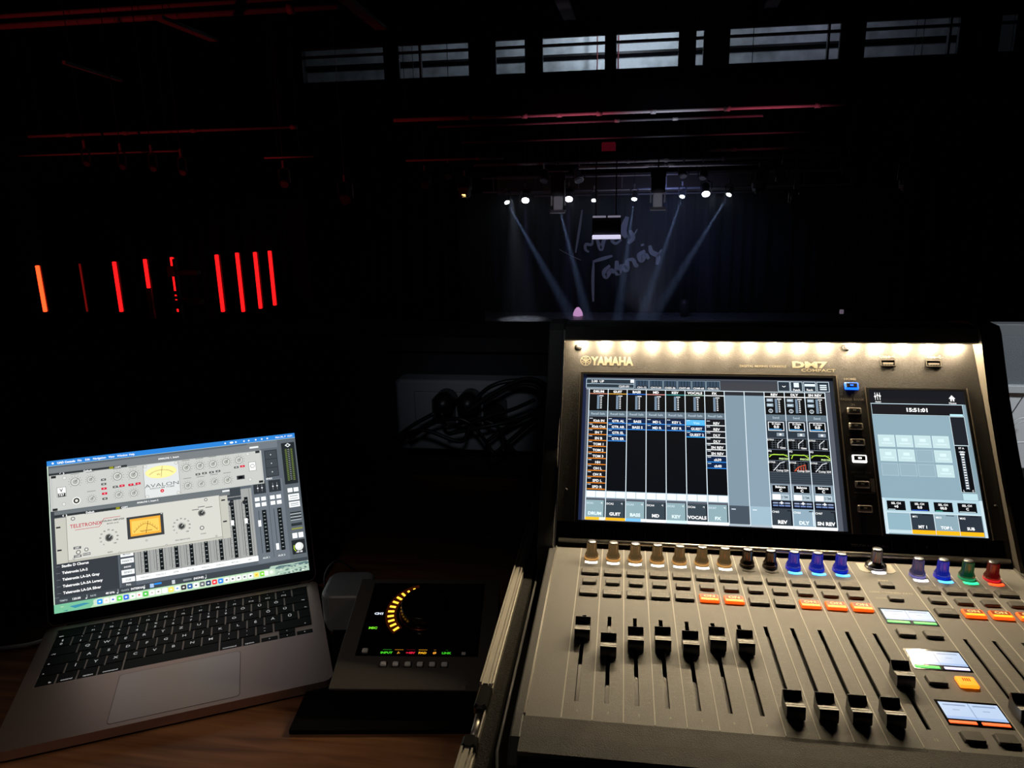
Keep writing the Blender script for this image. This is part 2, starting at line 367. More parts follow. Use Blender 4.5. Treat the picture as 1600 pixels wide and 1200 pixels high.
# brush lettering on the backdrop
LET = mat('pale_lettering', (.62, .64, .6), .8)
def c4(a, b): return (740 + a / 3.478, 240 + b / 3.478)
def c8(a, b): return (860 + a / 6.665, 310 + b / 6.665)
let = empty('stage_lettering', at(955, 400, 29.95), label='grey handwritten name in two lines on the dark backdrop', cat='lettering')
def stroke(name, pts, wd, par):
    P = spline([at(*c8(*p), 29.95) for p in pts], 6); b = MB(); n = len(P); vs = []
    for i, p in enumerate(P):
        t = (P[min(i + 1, n - 1)] - P[max(i - 1, 0)]); t.y = 0; t.normalize(); s = Vector((-t.z, 0, t.x))
        k = wd * (.55 + .45 * math.sin(math.pi * i / (n - 1))) / 2
        for q in (p - s * k, p + s * k): vs += [q - par.location, q - par.location + Vector((0, .03, 0))]
    fs = []
    for i in range(n - 1):
        a = i * 4; c = a + 4
        fs += [[a, a + 2, c + 2, c], [a + 1, c + 1, c + 3, a + 3], [a, c, c + 1, a + 1], [a + 2, a + 3, c + 3, c + 2]]
    fs += [[0, 1, 3, 2], [4 * n - 4, 4 * n - 2, 4 * n - 1, 4 * n - 3]]
    b.add(vs, fs); return b
LETTERS = [
    [([(90, 530), (200, 590), (320, 645)], .025), ([(330, 120), (300, 330), (262, 565)], .1)],                         # V
    [([(440, 420), (430, 480), (370, 480), (365, 530), (400, 560)], .12)],                                            # e
    [([(480, 400), (500, 470), (530, 530), (560, 430), (600, 415)], .16)],                                            # r
    [([(640, 400), (720, 400), (640, 430), (680, 470), (740, 430)], .12)],                                            # e
    [([(800, 190), (760, 330), (790, 410)], .26), ([(830, 330), (860, 410), (810, 470)], .18), ([(860, 400), (905, 320)], .06)],  # s
    [([(450, 650), (442, 850), (446, 1075)], .12), ([(440, 660), (540, 630), (645, 598)], .14)],                      # T
    [([(620, 700), (560, 760), (580, 815), (630, 750), (665, 775)], .2)],                                             # a
    [([(690, 650), (700, 780), (745, 690)], .24), ([(745, 690), (790, 740), (800, 640)], .24), ([(800, 640), (860, 640), (890, 700), (915, 690)], .16)],  # m
    [([(985, 545), (925, 590), (950, 645), (990, 590), (1025, 630)], .2), ([(955, 475), (962, 495)], .14)],           # a acute
    [([(1035, 490), (1055, 560), (1120, 600), (1110, 690)], .2), ([(1110, 610), (1160, 530)], .09)],                  # s
]
for L_ in LETTERS:
    big = MB()
    for pts, wd in L_:
        q = stroke('x', pts, wd, let); o_ = len(big.v); big.v += q.v; big.f += [[i + o_ for i in f] for f in q.f]; big.mi += q.mi; big.sm += q.sm
    big.build('brush_letter', LET, let)

# rig truss above the stage
TR = mat('truss_metal', (.35, .34, .37), .4)
b = MB()
for z in (.15, .62): b.tube([(-5.0, 26.6, z + ZC), (7.5, 26.6, z + ZC)], .035, 8)
b.tube([(-5.0, 27.0, .15 + ZC), (7.5, 27.0, .15 + ZC)], .035, 8)
for i in range(9):
    x = -4.6 + i * 1.5; b.tube([(x, 26.6, .15 + ZC), (x, 26.6, .62 + ZC)], .022, 6)
rig = b.build('lighting_truss', TR, label='long truss carrying the stage lights across the backdrop', category='truss')
pipe(-3.2, 5.3, 26.9, -.02, .03, 'lower pipe with the lit lamps clamped to it')
b = MB(); b.box(-4.8, 6.2, 28.6, 28.7, .05 + ZC, .75 + ZC)
b.build('scenery_border', mat('brown_border_cloth', (.20, .155, .12), .9), label='dull brown strip of border cloth behind the truss', category='border')
for _x in (-4.2, 5.6):
    q = MB(); q.tube([(_x, 28.65, .74 + ZC), (_x, 28.65, 5.6 + ZC)], .01, 5); q.build('hanging_rod', BODY0, bpy.data.objects['scenery_border'])
pipe(-5, 6.5, 25.2, 1.02, .05, 'upper truss pipe above the stage lights', joints=(-2.2, .1, 1.3, 3.1))
pipe(-1.5, 4.5, 25.1, .86, .06, 'bright bluish pipe segment over the centre of the stage')

BODY = mat('black_lamp_body', (.03, .03, .034), .45)
BODYG = mat('grey_lamp_body', (.32, .32, .34), .5)
def lens_mat(n, c, s): return mat(n, (.02, .02, .02), .2, emit=c, strength=s)
LWH = lens_mat('lit_white_lens', 'f4fff8', 22); LVI = lens_mat('lit_violet_lens', 'f3efff', 18); LDIM = mat('dark_lens', (.35, .34, .36), .12, .6); LAM = lens_mat('amber_glint_lens', 'ffd27a', 2.5)  # the amber lens glows to imitate a reflection
LIT = empty('stage_spotlight', (0, 0, 0))
def lampthing(px, py, Y, tgt, size, lens, label, group=None, body=None, flat=1.0, yoke=.35, doors=False):
    p = at(px, py, Y); r = empty('stage_spotlight', p, label=label, cat='stage light', group=group)
    q = (Vector(tgt) - p).to_track_quat('-Z', 'Y'); Mq = q.to_matrix().to_4x4()
    b = MB(); b.M = Mq; b.smooth = True; s = size
    b.lathe([(s * .75, s * 3.2), (s * .95, s * 2.9), (s, s * .5), (s * 1.12, s * .4), (s * 1.12, 0), (s * .98, .005)], n=20); b.build('lamp_body', body or BODY, r)
    b = MB(); b.M = Mq; b.lathe([(s * .96, .02), (s * .9, -.012 - s * .1)], n=20); b.build('lens', lens, r)
    b = MB(); h = yoke
    b.tube([(-s * 1.35, 0, s * .3), (-s * 1.35, 0, s * 1.5 + h * .5), (0, 0, s * 1.7 + h * .6), (s * 1.35, 0, s * 1.5 + h * .5), (s * 1.35, 0, s * .3)], .02, 6); b.build('yoke', BODY, r)
    b = MB(); b.tube([(0, 0, s * 1.6 + h * .6), (0, 0, s * 1.7 + h)], .03, 8); b.build('clamp', BODYG, r)
    b = MB(); b.tube([(0, 0, s * 1.7 + h), (0, 0, 5.6 + ZC - p.z)], .008, 5); b.build('hanging_rod', BODY, r)
    if doors:
        for k in range(4):
            b = MB(); b.M = Mq @ Matrix.Rotation(k * math.pi / 2, 4, 'Z') @ Matrix.Translation((0, s * 1.1, 0)) @ Matrix.Rotation(R(-35), 4, 'X')
            b.box(-s * .9, s * .9, 0, .012, -s * 1.3, 0); b.build('barn_door', BODYG, r)
    return r
SP = {}
beam_col = (.42, .58, 1)
for k, (px, py, tx, size, lens, beam, lab) in enumerate([
    (792, 316, 892, .13, LWH, 1, 'leftmost lit spotlight on the rig with a green-white flare'),
    (821, 313, 826, .19, LVI, 0, 'second lit lamp from the left, broad oval white face'),
    (872, 318, 917, .08, LWH, 1, 'lamp hidden by the left hanging profile light, its beam slanting right'),
    (889, 311, 884, .19, LVI, 0, 'broad oval white lamp right of the left hanging profile light'),
    (928, 313, 926, .12, LWH, 0, 'small white lamp above the hanging black screen box'),
    (991, 311, 966, .13, LWH, 1, 'small bright spotlight right of centre with a nearly vertical beam'),
    (1066, 307, 1003, .12, LWH, 1, 'small bright spotlight right of the right hanging profile light'),
    (1103, 303, 1103, .19, LVI, 0, 'broad oval white lamp, second lit from the right'),
    (1139, 304, 1022, .12, LWH, 1, 'rightmost lit spotlight on the rig, beam slanting left')]):
    t = at(tx, 492, 25.4)
    lampthing(px, py, 26.2, (t.x, 22.0, STAGEZ + ZC) if lens is not LWH else (t.x, 23.6, STAGEZ + ZC), size * .7, lens, lab)
    if beam:
        p = at(px, py, 26.2); sl_ = (tx - px) / (492 - py); t2 = at(tx + sl_ * 48, 540, 23.6); d = (t2 - p).normalized()
        lamp('spot_beam', 'SPOT', p + d * .12, 11000, beam_col, aim=t2, size=.03, angle=6.2, blend=1)
    elif lens is LVI:
        p = at(px, py, 26.2); lamp('violet_wash', 'SPOT', p + Vector((0, .0, -.3)), 500, (.4, .36, 1), aim=(t.x, 25.5, STAGEZ + ZC), size=.05, angle=12, blend=.6)
# unlit lamps
for px, py, Y, tx, ty, size, bm, lab in [
    (664, 290, 22, 640, 470, .13, BODY, 'dark lamp with a pale edge left of the stage rig'),
    (726, 300, 22, 690, 460, .15, BODY, 'tilted dark lamp with a small amber reflection, left end of the rig'),
    (700, 276, 22.5, 720, 440, .11, BODY, 'small dark lamp between the two left-end lamps'),
    (850, 283, 25.8, 800, 460, .12, BODY, 'unlit lamp with a bright rim just left of the left hanging profile light'),
    (905, 282, 25.8, 960, 480, .14, BODYG, 'grey unlit lamp right of the left hanging profile light'),
    (1068, 275, 25.8, 1120, 470, .12, BODY, 'unlit lamp with a white highlight right of the right hanging profile light'),
    (1098, 278, 25.8, 1070, 470, .11, BODY, 'slim unlit lamp above the second lit lamp from the right'),
    (1186, 290, 22.5, 1150, 470, .17, BODY, 'large dark lamp at the right end of the lit row'),
    (1221, 283, 22.5, 1260, 470, .14, BODY, 'dark lamp with pale spots right of the lit row'),
    (1240, 318, 22.5, 1225, 470, .1, BODY, 'low hanging dark lamp with two pale feet right of the row'),
    (1325, 272, 20, 1350, 470, .13, BODY, 'faint dark lamp far right of the rig'),
    (1418, 285, 18, 1380, 470, .15, BODY, 'rightmost dark lamp with one bright diagonal edge'),
    (540, 312, 18, 600, 470, .14, BODY, 'dark lamp with one bright diagonal edge left of the rig'),
    (445, 288, 16, 470, 480, .09, BODY, 'small dark lamp with a pink highlight at the left pipe'),
    (240, 264, 14, 250, 480, .06, BODY, 'third small red-edged lamp on the left pipe'),
    (286, 270, 14, 290, 480, .06, BODY, 'fourth small red-edged lamp on the left pipe'),
    (192, 261, 14, 200, 480, .06, BODY, 'second small red-edged lamp on the left pipe'),
    (136, 256, 14, 150, 480, .06, BODY, 'first small red-edged lamp on the left pipe')]:
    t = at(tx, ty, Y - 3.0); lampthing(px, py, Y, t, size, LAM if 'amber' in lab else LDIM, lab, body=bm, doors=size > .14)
bpy.data.objects.remove(LIT)
# the two hanging profile lights in front of the rig
def profile_light(px, py, Y, label):
    p = at(px, py, Y); r = empty('profile_light', p, label=label, cat='stage light')
    b = MB(); b.box(-.2, .2, -.16, .16, -.02, .42, .02); b.build('lamp_housing', BODY, r)
    b = MB(); b.box(-.13, .13, -.13, .13, -.42, -.02, .02); b.build('lens_barrel', mat('pale_grey_barrel', (.7, .7, .74), .5), r)
    for sx in (-1, 1):
        b = MB(); b.box(sx * .2 - .02, sx * .2 + .02, -.05, .05, -.30, .05, .005); b.build('side_arm', BODYG, r)
    b = MB(); b.prism([(-.14, -.42), (-.3, -.5), (-.3, -.52), (.1, -.45)], -.22, .22); b.build('barn_door', mat('light_grey_flap', (.6, .6, .62), .5), r)
    b = MB(); b.box(-.22, .22, -.06, .06, .42, .62); b.build('yoke', BODY, r)
    b = MB(); b.box(-.3, .3, -.03, .03, .66, .7, .005); b.build('clamp_bar', BODYG, r)
    b = MB(); b.tube([(0, 0, .6), (0, 0, 5.6 + ZC - p.z)], .02, 6); b.build('hanging_rod', BODY0, r)
    return r
profile_light(872, 305, 22.5, 'left hanging profile light with pale barrel and black housing')
profile_light(1028, 300, 22.5, 'right hanging profile light with pale barrel and black housing')
# hanging box with lit edges
p = at(948, 354, 21); r = empty('hanging_screen_box', p, label='black box hanging over centre stage with a lit white lower edge', cat='speaker')
b = MB(); b.box(-.39, .39, -.2, .2, -.23, .3, .02); b.build('cabinet', BODY, r)
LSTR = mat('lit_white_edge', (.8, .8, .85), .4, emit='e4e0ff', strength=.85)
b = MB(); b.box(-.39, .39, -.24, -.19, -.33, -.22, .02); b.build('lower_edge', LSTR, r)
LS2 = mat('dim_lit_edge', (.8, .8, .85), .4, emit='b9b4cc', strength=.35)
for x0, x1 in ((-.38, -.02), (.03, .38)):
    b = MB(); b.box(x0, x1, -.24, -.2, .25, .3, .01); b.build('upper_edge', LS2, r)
for sx in (-.3, .25):
    b = MB(); b.tube([(sx, 0, .3), (sx, 0, 5.6 + ZC - p.z)], .018, 6); b.build('hanging_cable', mat('dark_red_cable', (.08, .01, .015), .5), r)
# red traffic-like sign patch over the rig
b = MB(); b.M = Matrix.Translation(at(951, 229, 20)); b.box(-.18, .18, 0, .03, -.11, .11, .03)
b.build('red_sign', mat('dull_red_plate', (.25, .02, .04), .6, emit='6a0f22', strength=.25), label='small dull red plate above the centre of the rig', category='sign')
q = MB(); _p = at(951, 229, 20); q.tube([(_p.x, _p.y + .015, _p.z + .1), (_p.x, _p.y + .015, 5.6 + ZC)], .006, 5); q.build('hanging_rod', BODY0, bpy.data.objects['red_sign'])
# small things along the stage edge
b = MB(); b.smooth = True; b.M = Matrix.Translation((at(903, 489, 29.2).x, 29.2, STAGEZ + ZC + .17)) @ Matrix.Scale(1.4, 4); b.lathe([(.05, -.12), (.14, -.1), (.13, -.02), (.09, .07), (.04, .13), (.01, .14)], n=14)
b.build('pink_stage_object', mat('pink_white_glow', (.75, .5, .7), .6, emit='d9a0d8', strength=.7), label='small pink-white rounded object low at centre stage, given a glow', category='stage prop')  # pale object of unknown kind; its lit look is emission
b = MB(); b.smooth = True; b.M = Matrix.Translation((at(1069, 489, 29.2).x, 29.2, STAGEZ + ZC + .4)); b.lathe([(.12, -.4), (.2, -.1), (.2, .12), (.14, .25), (.04, .3), (.01, .3)], n=14)
b.build('dark_dome', BODY, label='dark domed silhouette at the stage edge right of centre', category='silhouette')  # plain dome in place of a dark head-like silhouette
_b = at(1315, 487, 27); r = empty('stage_stand', (_b.x, 27, STAGEZ + ZC), label='thin dark stand with a tiny pale box on top, far right of the stage', cat='stand')
b = MB(); b.box(-.12, .12, -.1, .1, 0, .03); b.box(-.015, .015, -.015, .015, .03, _b.z - STAGEZ - ZC - .07); b.build('stand_pole', BODY, r)
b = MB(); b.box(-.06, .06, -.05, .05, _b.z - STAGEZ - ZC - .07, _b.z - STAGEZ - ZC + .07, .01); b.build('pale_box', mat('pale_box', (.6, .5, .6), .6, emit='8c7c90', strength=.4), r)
# stage edge strip
b = MB(); b.box(at(763, 498, 22).x - .3, at(1440, 490, 22).x, 21.95, 22.0, STAGEZ - .06 + ZC, STAGEZ + .005 + ZC); b.build('trim_stage', mat('grey_stage_edge', (.16, .16, .17), .5), kind='structure')

# haze over the stage
hz = MB(); hz.box(-5.3, 8.3, 23.6, 29.9, STAGEZ + .02 + ZC, .1 + ZC)
hm = bpy.data.materials.new('stage_haze'); hm.use_nodes = True; nt = hm.node_tree; nt.nodes.remove(nt.nodes['Principled BSDF'])
vs = nt.nodes.new('ShaderNodeVolumeScatter'); vs.inputs['Density'].default_value = .012; vs.inputs['Anisotropy'].default_value = .2; vs.inputs['Color'].default_value = (.8, .88, 1, 1)
nt.links.new(vs.outputs[0], nt.nodes['Material Output'].inputs['Volume'])
o = hz.build('stage_haze', hm, label='thin haze hanging over the stage in front of the backdrop', category='haze', kind='stuff')

# ---- red light tubes at the left
REDT = mat('red_tube', (.3, .01, .01), .4, emit='ff1416', strength=2.0); REDH = mat('hot_red_tube', (.3, .02, .01), .4, emit='ff3c18', strength=4)
REDD = mat('dim_red_tube', (.2, .01, .01), .3, emit='8a1210', strength=.5)
names_ = ['leftmost red tube, the brightest with an orange core', 'thin dim red sliver second from the left', 'bright red tube third from the left', 'short red tube ending halfway, fourth from the left',
          'red tube broken up by dark brackets, left of the group of four', 'first of the four parallel red tubes at the right', 'second of the four parallel red tubes', 'third of the four parallel red tubes', 'fourth and rightmost of the parallel red tubes']
TUB = [((58, 415), (70, 487), .045, REDH), ((124, 412), (132, 487), .02, REDD), ((178, 409), (187, 487), .045, REDT), ((226, 405), (232, 450), .045, REDT), ((268, 402), (275, 487), .045, REDT),
       ((338, 398), (346, 487), .05, REDT), ((370, 395), (378, 487), .05, REDT), ((398, 394), (405, 482), .05, REDT), ((421, 392), (428, 477), .05, REDT)]
for i, ((tp, bt, rad, mt), lab) in enumerate(zip(TUB, names_)):
    a = at(*tp, 20); Y = 20 * 1.39 / abs(a.z - ZC); a = at(*tp, Y); c = at(*bt, Y)
    zb = c.z
    r = empty('light_tube', (a.x, Y, zb), label=lab, cat='light tube')
    h = a.z - zb
    b = MB(); b.smooth = True; b.lathe([(rad * .8, 0), (rad, .01), (rad, h - .01), (rad * .8, h)], n=12); b.build('glowing_tube', mt, r)
    b = MB(); b.box(-rad * 1.2, rad * 1.2, rad * .9, rad * 1.8, 0, h); b.build('mounting_channel', BODY, r)
    if i == 4:
        for z0_, z1_ in ((-.50, -.22), (-.98, -.88), (-1.10, -1.02), (-1.36, -1.13)):
            q = MB(); q.box(-.12, .16, -rad * 2.4, -rad * 1.1, h + z0_ + .0, h + z1_, .01); q.build('dark_bracket', BODY, r)
    if i == 3:
        q = MB(); q.box(-.07, .07, -.04, .04, -.8, 0); q.build('lower_sleeve', BODY, r)
# dark lectern-like arm by the broken tube
p = at(270, 430, 15.5)
b = MB(); b.M = Matrix.Translation(at(292, 425, 15.8)); b.box(-.28, .3, -.1, .1, -.06, .05, .02); b.box(-.28, .3, -.1, .1, -.74, -.62, .02); b.box(-.3, -.24, -.05, .05, -1.6, .3)
b.build('speaker_bracket', mat('dark_red_black', (.03, .012, .014), .5), label='dark stand with two arms in front of the broken red tube', category='stand')

# ================================================================== AT THE MIXING POSITION
DESKZ = .75
b = MB(); b.box(-1.3, 1.35, .18, 1.22, DESKZ - .035, DESKZ, .004)
wood = mat('brown_veneer', (.2, .085, .038), .42)
nt = wood.node_tree; tc = nt.nodes.new('ShaderNodeTexCoord'); mp = nt.nodes.new('ShaderNodeMapping'); mp.inputs['Scale'].default_value = (1.2, 16, 4)
nz = nt.nodes.new('ShaderNodeTexNoise'); nz.inputs['Scale'].default_value = 5; nz.inputs['Detail'].default_value = 8; nz.inputs['Distortion'].default_value = .6
rp = nt.nodes.new('ShaderNodeValToRGB'); rp.color_ramp.elements[0].color = (.13, .05, .022, 1); rp.color_ramp.elements[1].color = (.30, .135, .062, 1); rp.color_ramp.elements[0].position = .35; rp.color_ramp.elements[1].position = .7
nt.links.new(tc.outputs['Object'], mp.inputs['Vector']); nt.links.new(mp.outputs[0], nz.inputs['Vector']); nt.links.new(nz.outputs['Fac'], rp.inputs['Fac']); nt.links.new(rp.outputs[0], nt.nodes['Principled BSDF'].inputs['Base Color'])
desk = empty('desk', (0, .7, 0), label='brown wooden desk under the laptop and console', cat='desk')
b.M = Matrix.Identity(4); d = b.build('desktop', wood, desk); d.location = (0, -.7, 0)
for x in (-1.22, 1.27):
    for y in (.26, 1.14):
        b = MB(); b.box(x - .03, x + .03, y - .03, y + .03, 0, DESKZ - .035, .003); l = b.build('leg', BODY, desk); l.location = (0, -.7, 0)

# ---------------------------------------------------------------- the console, built in millimetres
MO = _hz @ Vector((.0694509, .7023377, -.3562872)) ; MO = Vector((MO.x, MO.y, MO.z + ZC))
con = empty('mixing_console', MO, label='digital mixing console with two lit touch screens and rows of faders', cat='mixing console')
P = 21.7; UL, UR = -25.5, 413
def cb(): return MB(.001)
# lower body
b = cb(); b.prism([(-262, -9.5), (-293, -9.5), (-294, -26), (-288, -60), (-250, -108), (200, -108), (205, -6)], -34, 421); b.build('chassis', BLACK, con)
b = cb(); b.box(UL, UR, -262.5, -243.2, -1.5, 0); b.box(UL, UR, -129.3, 6, -1.5, 0)
_sl = [k * P + 9.6 for k in range(12)] + [317.6 + k * P for k in range(4)]
_e = [UL] + [q for c in _sl for q in (c - 1.6, c + 1.6)] + [UR]
for i in range(0, len(_e), 2): b.box(_e[i], _e[i + 1], -243.2, -129.3, -1.5, 0)
b.build('fader_deck', DECK, con)
b = cb(); b.smooth = False
b.prism([(-262.5, 0), (-266, -.2), (-280, -.5), (-296, -1.5), (-298, -3), (-297, -7), (-290, -7), (-270, -6), (-262.5, -2)], UL - 1, UR + 1); b.build('wrist_rest', WRIST, con)
for sx, (a, c) in (('l', (-33.5, UL - .4)), ('r', (UR + .4, 421))):
    b = cb(); b.prism([(-6, 1.5), (-262, 1.5), (-284, 0), (-297, -12), (-300, -30), (-285, -60), (-6, -60)], a, c); o = b.build('deck_side', CHEEK, con); bevel(o, .0012)
    e = UL if sx == 'l' else UR
    b = cb(); b.box(e - 1.1, e + .3, -262, -4, 0, 1.9); b.build('silver_edge', SILVER, con)
# tilted screen housing
TB = .9252; ct, st = math.cos(TB), math.sin(TB)
PM = Matrix(((1, 0, 0, 0), (0, ct, -st, 0), (0, st, ct, 0), (0, 0, 0, 1)))     # panel frame: x = u, y = up the panel, z = out of it
def onp(v, n=0): return (v * ct - n * st, v * st + n * ct)
b = cb(); b.M = PM; b.box(-27.5, 414, 26, 238, -6, 0); b.build('screen_panel', PANEL, con)
b = cb(); b.M = PM; b.box(-27.5, 414, 9.5, 26, -6, .05); b.build('lower_glass_strip', GLASSBLK, con)
b = cb(); b.smooth = True; b.tube([(-24.5, *onp(5.6, -.5)), (412, *onp(5.6, -.5))], 3.2, 12); b.build('silver_rail', mat('brushed_rail', (.55, .53, .5), .3, 1), con)
b = cb(); b.box(-27, 414, -2.2, 1.5, -3, .4); b.build('rail_groove', SLOT, con)
# rear housing with overhanging hood
hy, hz_ = onp(238, 0)
b = cb(); b.prism([(onp(241, -1)), (onp(241, 7)), (onp(235, 8)), (onp(234.6, 11.5)), (hy - 7, hz_ + 19), (hy + 20, hz_ + 20), (205, hz_ + 15), (214, hz_ + 4), (214, -1), (60, -1)][:9] + [(12, -1)], -27.5, 414)
o = b.build('rear_housing', BLACK, con)
prof_ = [(-8, -2), (-9, 2), (-2, 10), (34, 54), (60, 88), (97, 142), (120, 182), (133, 205), (140, 212), (165, 213), (212, 205), (218, 190), (218, -60), (-8, -60)]
b = cb(); b.prism(prof_, -46, -28.5); bevel(b.build('side_cheek', CHEEK, con), .0015)
b = cb(); b.prism(prof_, 418.2, 437); bevel(b.build('side_cheek', BLACK, con), .0015)
b = cb(); b.prism([(y - 4, z - 1) if 0 < i < 9 else (y, z) for i, (y, z) in enumerate(prof_)], 414.3, 418.0); b.build('cheek_liner', mat('bronze_liner', (.075, .068, .058), .4), con)
b = cb(); b.prism([(-8, 4), (33, 56.5), (96, 144), (132, 206), (135, 205), (99, 143), (36, 55)], -28.7, -27.2); b.build('silver_edge', SILVER, con)
# hood lamps
LED = mat('warm_led', (.8, .7, .5), .4, emit=(1, .78, .46), strength=16)
proto = None
for i in range(16):
    u = -9 + i * 27.2; y, z = onp(239.3, 3.0)
    b = cb(); b.M = Matrix.Translation((u, y, z)) @ PM.to_3x3().to_4x4()
    if proto is None:
        b2 = cb(); b2.M = PM; b2.box(-3.2, 3.2, 0, 1.2, -1.6, 1.6); proto = b2.build('hood_led', LED, con); q = proto
    else: q = proto.copy(); COL.objects.link(q); q.parent = con
    q.location = (u * .001, y * .001, z * .001)
    l = bpy.data.lights.new('hood_led_light', 'POINT'); l.energy = .50; l.color = (1, .79, .50); l.shadow_soft_size = .003;
    lo = bpy.data.objects.new('hood_led_light', l); COL.objects.link(lo); lo.parent = con
    y2, z2 = onp(238.6, 4.0); lo.location = (u * .001, y2 * .001, z2 * .001)
    
# screws
for u, v in ((-12, 231), (283.5, 233), (-19, 60), (408, 60)):
    b = cb(); b.smooth = True; b.M = PM @ Matrix.Translation((u, v, 0)); b.lathe([(4 if v > 200 else 2, 0), (3.8 if v > 200 else 1.8, 1), (2.5 if v > 200 else 1, 1.6)], n=16); b.build('screw', BLACK, con)
# logo and printed words
A = Art(441, 240)
def pt(t, u, v, h, col='9a927e', al='c', bold=.02, xs=1.0): A.text(t, u / 441, 1 - v / 240, h / 240, col, 1, al, bold, xs)
o_ = 27.5
cx, cy = -3.2 + o_, 213.3
def ring(r0, r1, n=36):
    for i in range(n):
        a0, a1 = 2 * math.pi * i / n, 2 * math.pi * (i + 1) / n
        A.poly([(cx + r0 * math.cos(a0), cy + r0 * math.sin(a0)), (cx + r1 * math.cos(a0), cy + r1 * math.sin(a0)), (cx + r1 * math.cos(a1), cy + r1 * math.sin(a1)), (cx + r0 * math.cos(a1), cy + r0 * math.sin(a1))], '9a927e', 1, False)
def PB(n):
    global A
    A.build(n, PRINT, con, PM @ Matrix.Translation((-27.5, 0, .12))); A = Art(441, 240)
ring(5.5, 6.3)
for k in range(3):                      # three crossed tuning forks
    a = R(90 + 120 * k); dx, dy = math.cos(a), math.sin(a); nx, ny = -dy, dx
    for s0, s1, off, w_ in ((-1.2, 5.4, 0, .5), (-5.1, -1.4, .95, .38), (-5.1, -1.4, -.95, .38)):
        s0_, s1_ = (-s1, -s0)
        A.poly([(cx + dx * s0_ + nx * (off - w_), cy + dy * s0_ + ny * (off - w_)), (cx + dx * s1_ + nx * (off - w_), cy + dy * s1_ + ny * (off - w_)), (cx + dx * s1_ + nx * (off + w_), cy + dy * s1_ + ny * (off + w_)), (cx + dx * s0_ + nx * (off + w_), cy + dy * s0_ + ny * (off + w_))], '9a927e', 1, False)
pt('YAMAHA', 26.8 + o_, 213.3, 10.2, bold=.045, xs=.78)
PB('brand_logo'); pt('DIGITAL MIXING CONSOLE', 218.5 + o_, 209.2, 2.7, al='r', bold=.012, xs=1.05)
pt('DM7', 243.5 + o_, 211.8, 7.2, bold=.05, xs=1.75); pt('COMPACT', 252 + o_, 205.2, 3.4, bold=.025, xs=1.55)
PB('model_lettering'); pt('USB', 321.5 + o_, 222.4, 2.7, bold=.02, xs=1.2); pt('USB', 367.5 + o_, 222.6, 2.7, bold=.02, xs=1.2)
for uu in (331, 377):
    A.line((uu + o_ - 4) / 441, 1 - 222.5 / 240, (uu + o_ + 5) / 441, 1 - 222.5 / 240, '9a927e', .0012, 1); A.disc((uu + o_ - 4) / 441, 1 - 222.5 / 240, .003, '9a927e', 1)
    A.line((uu + o_ - 1.5) / 441, 1 - 222.5 / 240, (uu + o_ + 1.5) / 441, 1 - 224.3 / 240, '9a927e', .001, 1); A.disc((uu + o_ + 2) / 441, 1 - 224.4 / 240, .0018, '9a927e', 1)
    A.line((uu + o_ + .5) / 441, 1 - 222.5 / 240, (uu + o_ + 2.5) / 441, 1 - 220.8 / 240, '9a927e', .001, 1)
PB('usb_lettering'); pt('HOME', 284 + o_, 195.4, 2.4, 'b8b0a0', xs=1.3); PB('home_lettering'); pt('FADER BANK', 284.3 + o_, 171.6, 2.5, 'b0a898', xs=1.15); pt('IN', 284.3 + o_, 165.5, 2.2, '8c867a', xs=1.2)
pt('OUT', 284.3 + o_, 148, 2.0, '5f5b54', xs=1.2); pt('DCA/MAIN', 284.3 + o_, 131, 2.2, '5f5b54', xs=1.2)
PB('bank_lettering'); pt('SENDS ON', 284.6 + o_, 90.5, 2.4, '6c675f', xs=1.2); pt('FADER', 284.6 + o_, 86.2, 2.4, '6c675f', xs=1.2)
PB('sends_lettering'); pt('ENCODER', 284.6 + o_, 64.8, 2.4, '4c4843', xs=1.2); pt('MODE', 284.6 + o_, 60.6, 2.4, '4c4843', xs=1.2); PB('encoder_lettering'); pt('TOUCH AND TURN', 285 + o_, 15, 2.3, '5c5850', xs=1.2)
PB('touch_lettering')
# numbers and dividers on the glass strip
A = Art(441, 26)
for j in range(18):
    u = (j * P if j <= 12 else 306 + (j - 13) * P) + o_
    A.rect((u - .25) / 441, 0, (u + .25) / 441, .62, '3a3a3c', 1)
for j in range(12): A.text(str(j + 1), (j * P + 10.9 + o_) / 441, .38, .1, '3c3c3e', 1)
for j in range(4): A.text('ABCD'[j], (306 + j * P + 10.9 + o_) / 441, .38, .1, '3c3c3e', 1)
A.build('channel_numbers', PRINT, con, PM @ Matrix.Translation((-27.5, 0, .18)))

# ------------- main screen picture
A0, A1, V0, V1 = -5.0, 265.9, 28.0, 196.2
W_, H_ = A1 - A0, V1 - V0
S = Art(W_, H_)
S.rect(0, 0, 1, 1, '565b66', 0); S.rect(.014, .03, .985, .105, '3e4148', 1)
S.rect(0, 0, .014, 1, '1b2440', 1); S.rect(0, 0, 1, .022, '05060a', 1)
ICE = 'e6f6ff'
S.rect(.012, .032, .212, .098, '2a3640', 2); S.frame(.012, .032, .212, .098, 'b8d2e4', .0022, 3); S.line(.012, .068, .212, .068, 'b8d2e4', .002, 3)
S.text('2.00  UP', .06, .05, .017, 'ffffff', 4); S.rect(.196, .036, .21, .058, 'ffffff', 4); S.text('12:01:01', .19, .084, .015, 'ffffff', 4, 'r')
for k in range(6):
    x = .216 + k * .0575; S.rect(x, .036, x + .055, .1, '1d2833', 2); S.frame(x, .036, x + .055, .1, '93aec2', .0016, 3)
    for q in range(4): S.rect(x + .004 + q * .0125, .04, x + .0135 + q * .0125, .078, '33475a', 3)
    S.text(['CH1-12', 'CH13-24', 'CH25-36', 'CH37-48', 'CH49-60', 'CH61-72'][k], x + .027, .09, .013, 'ffffff', 4)
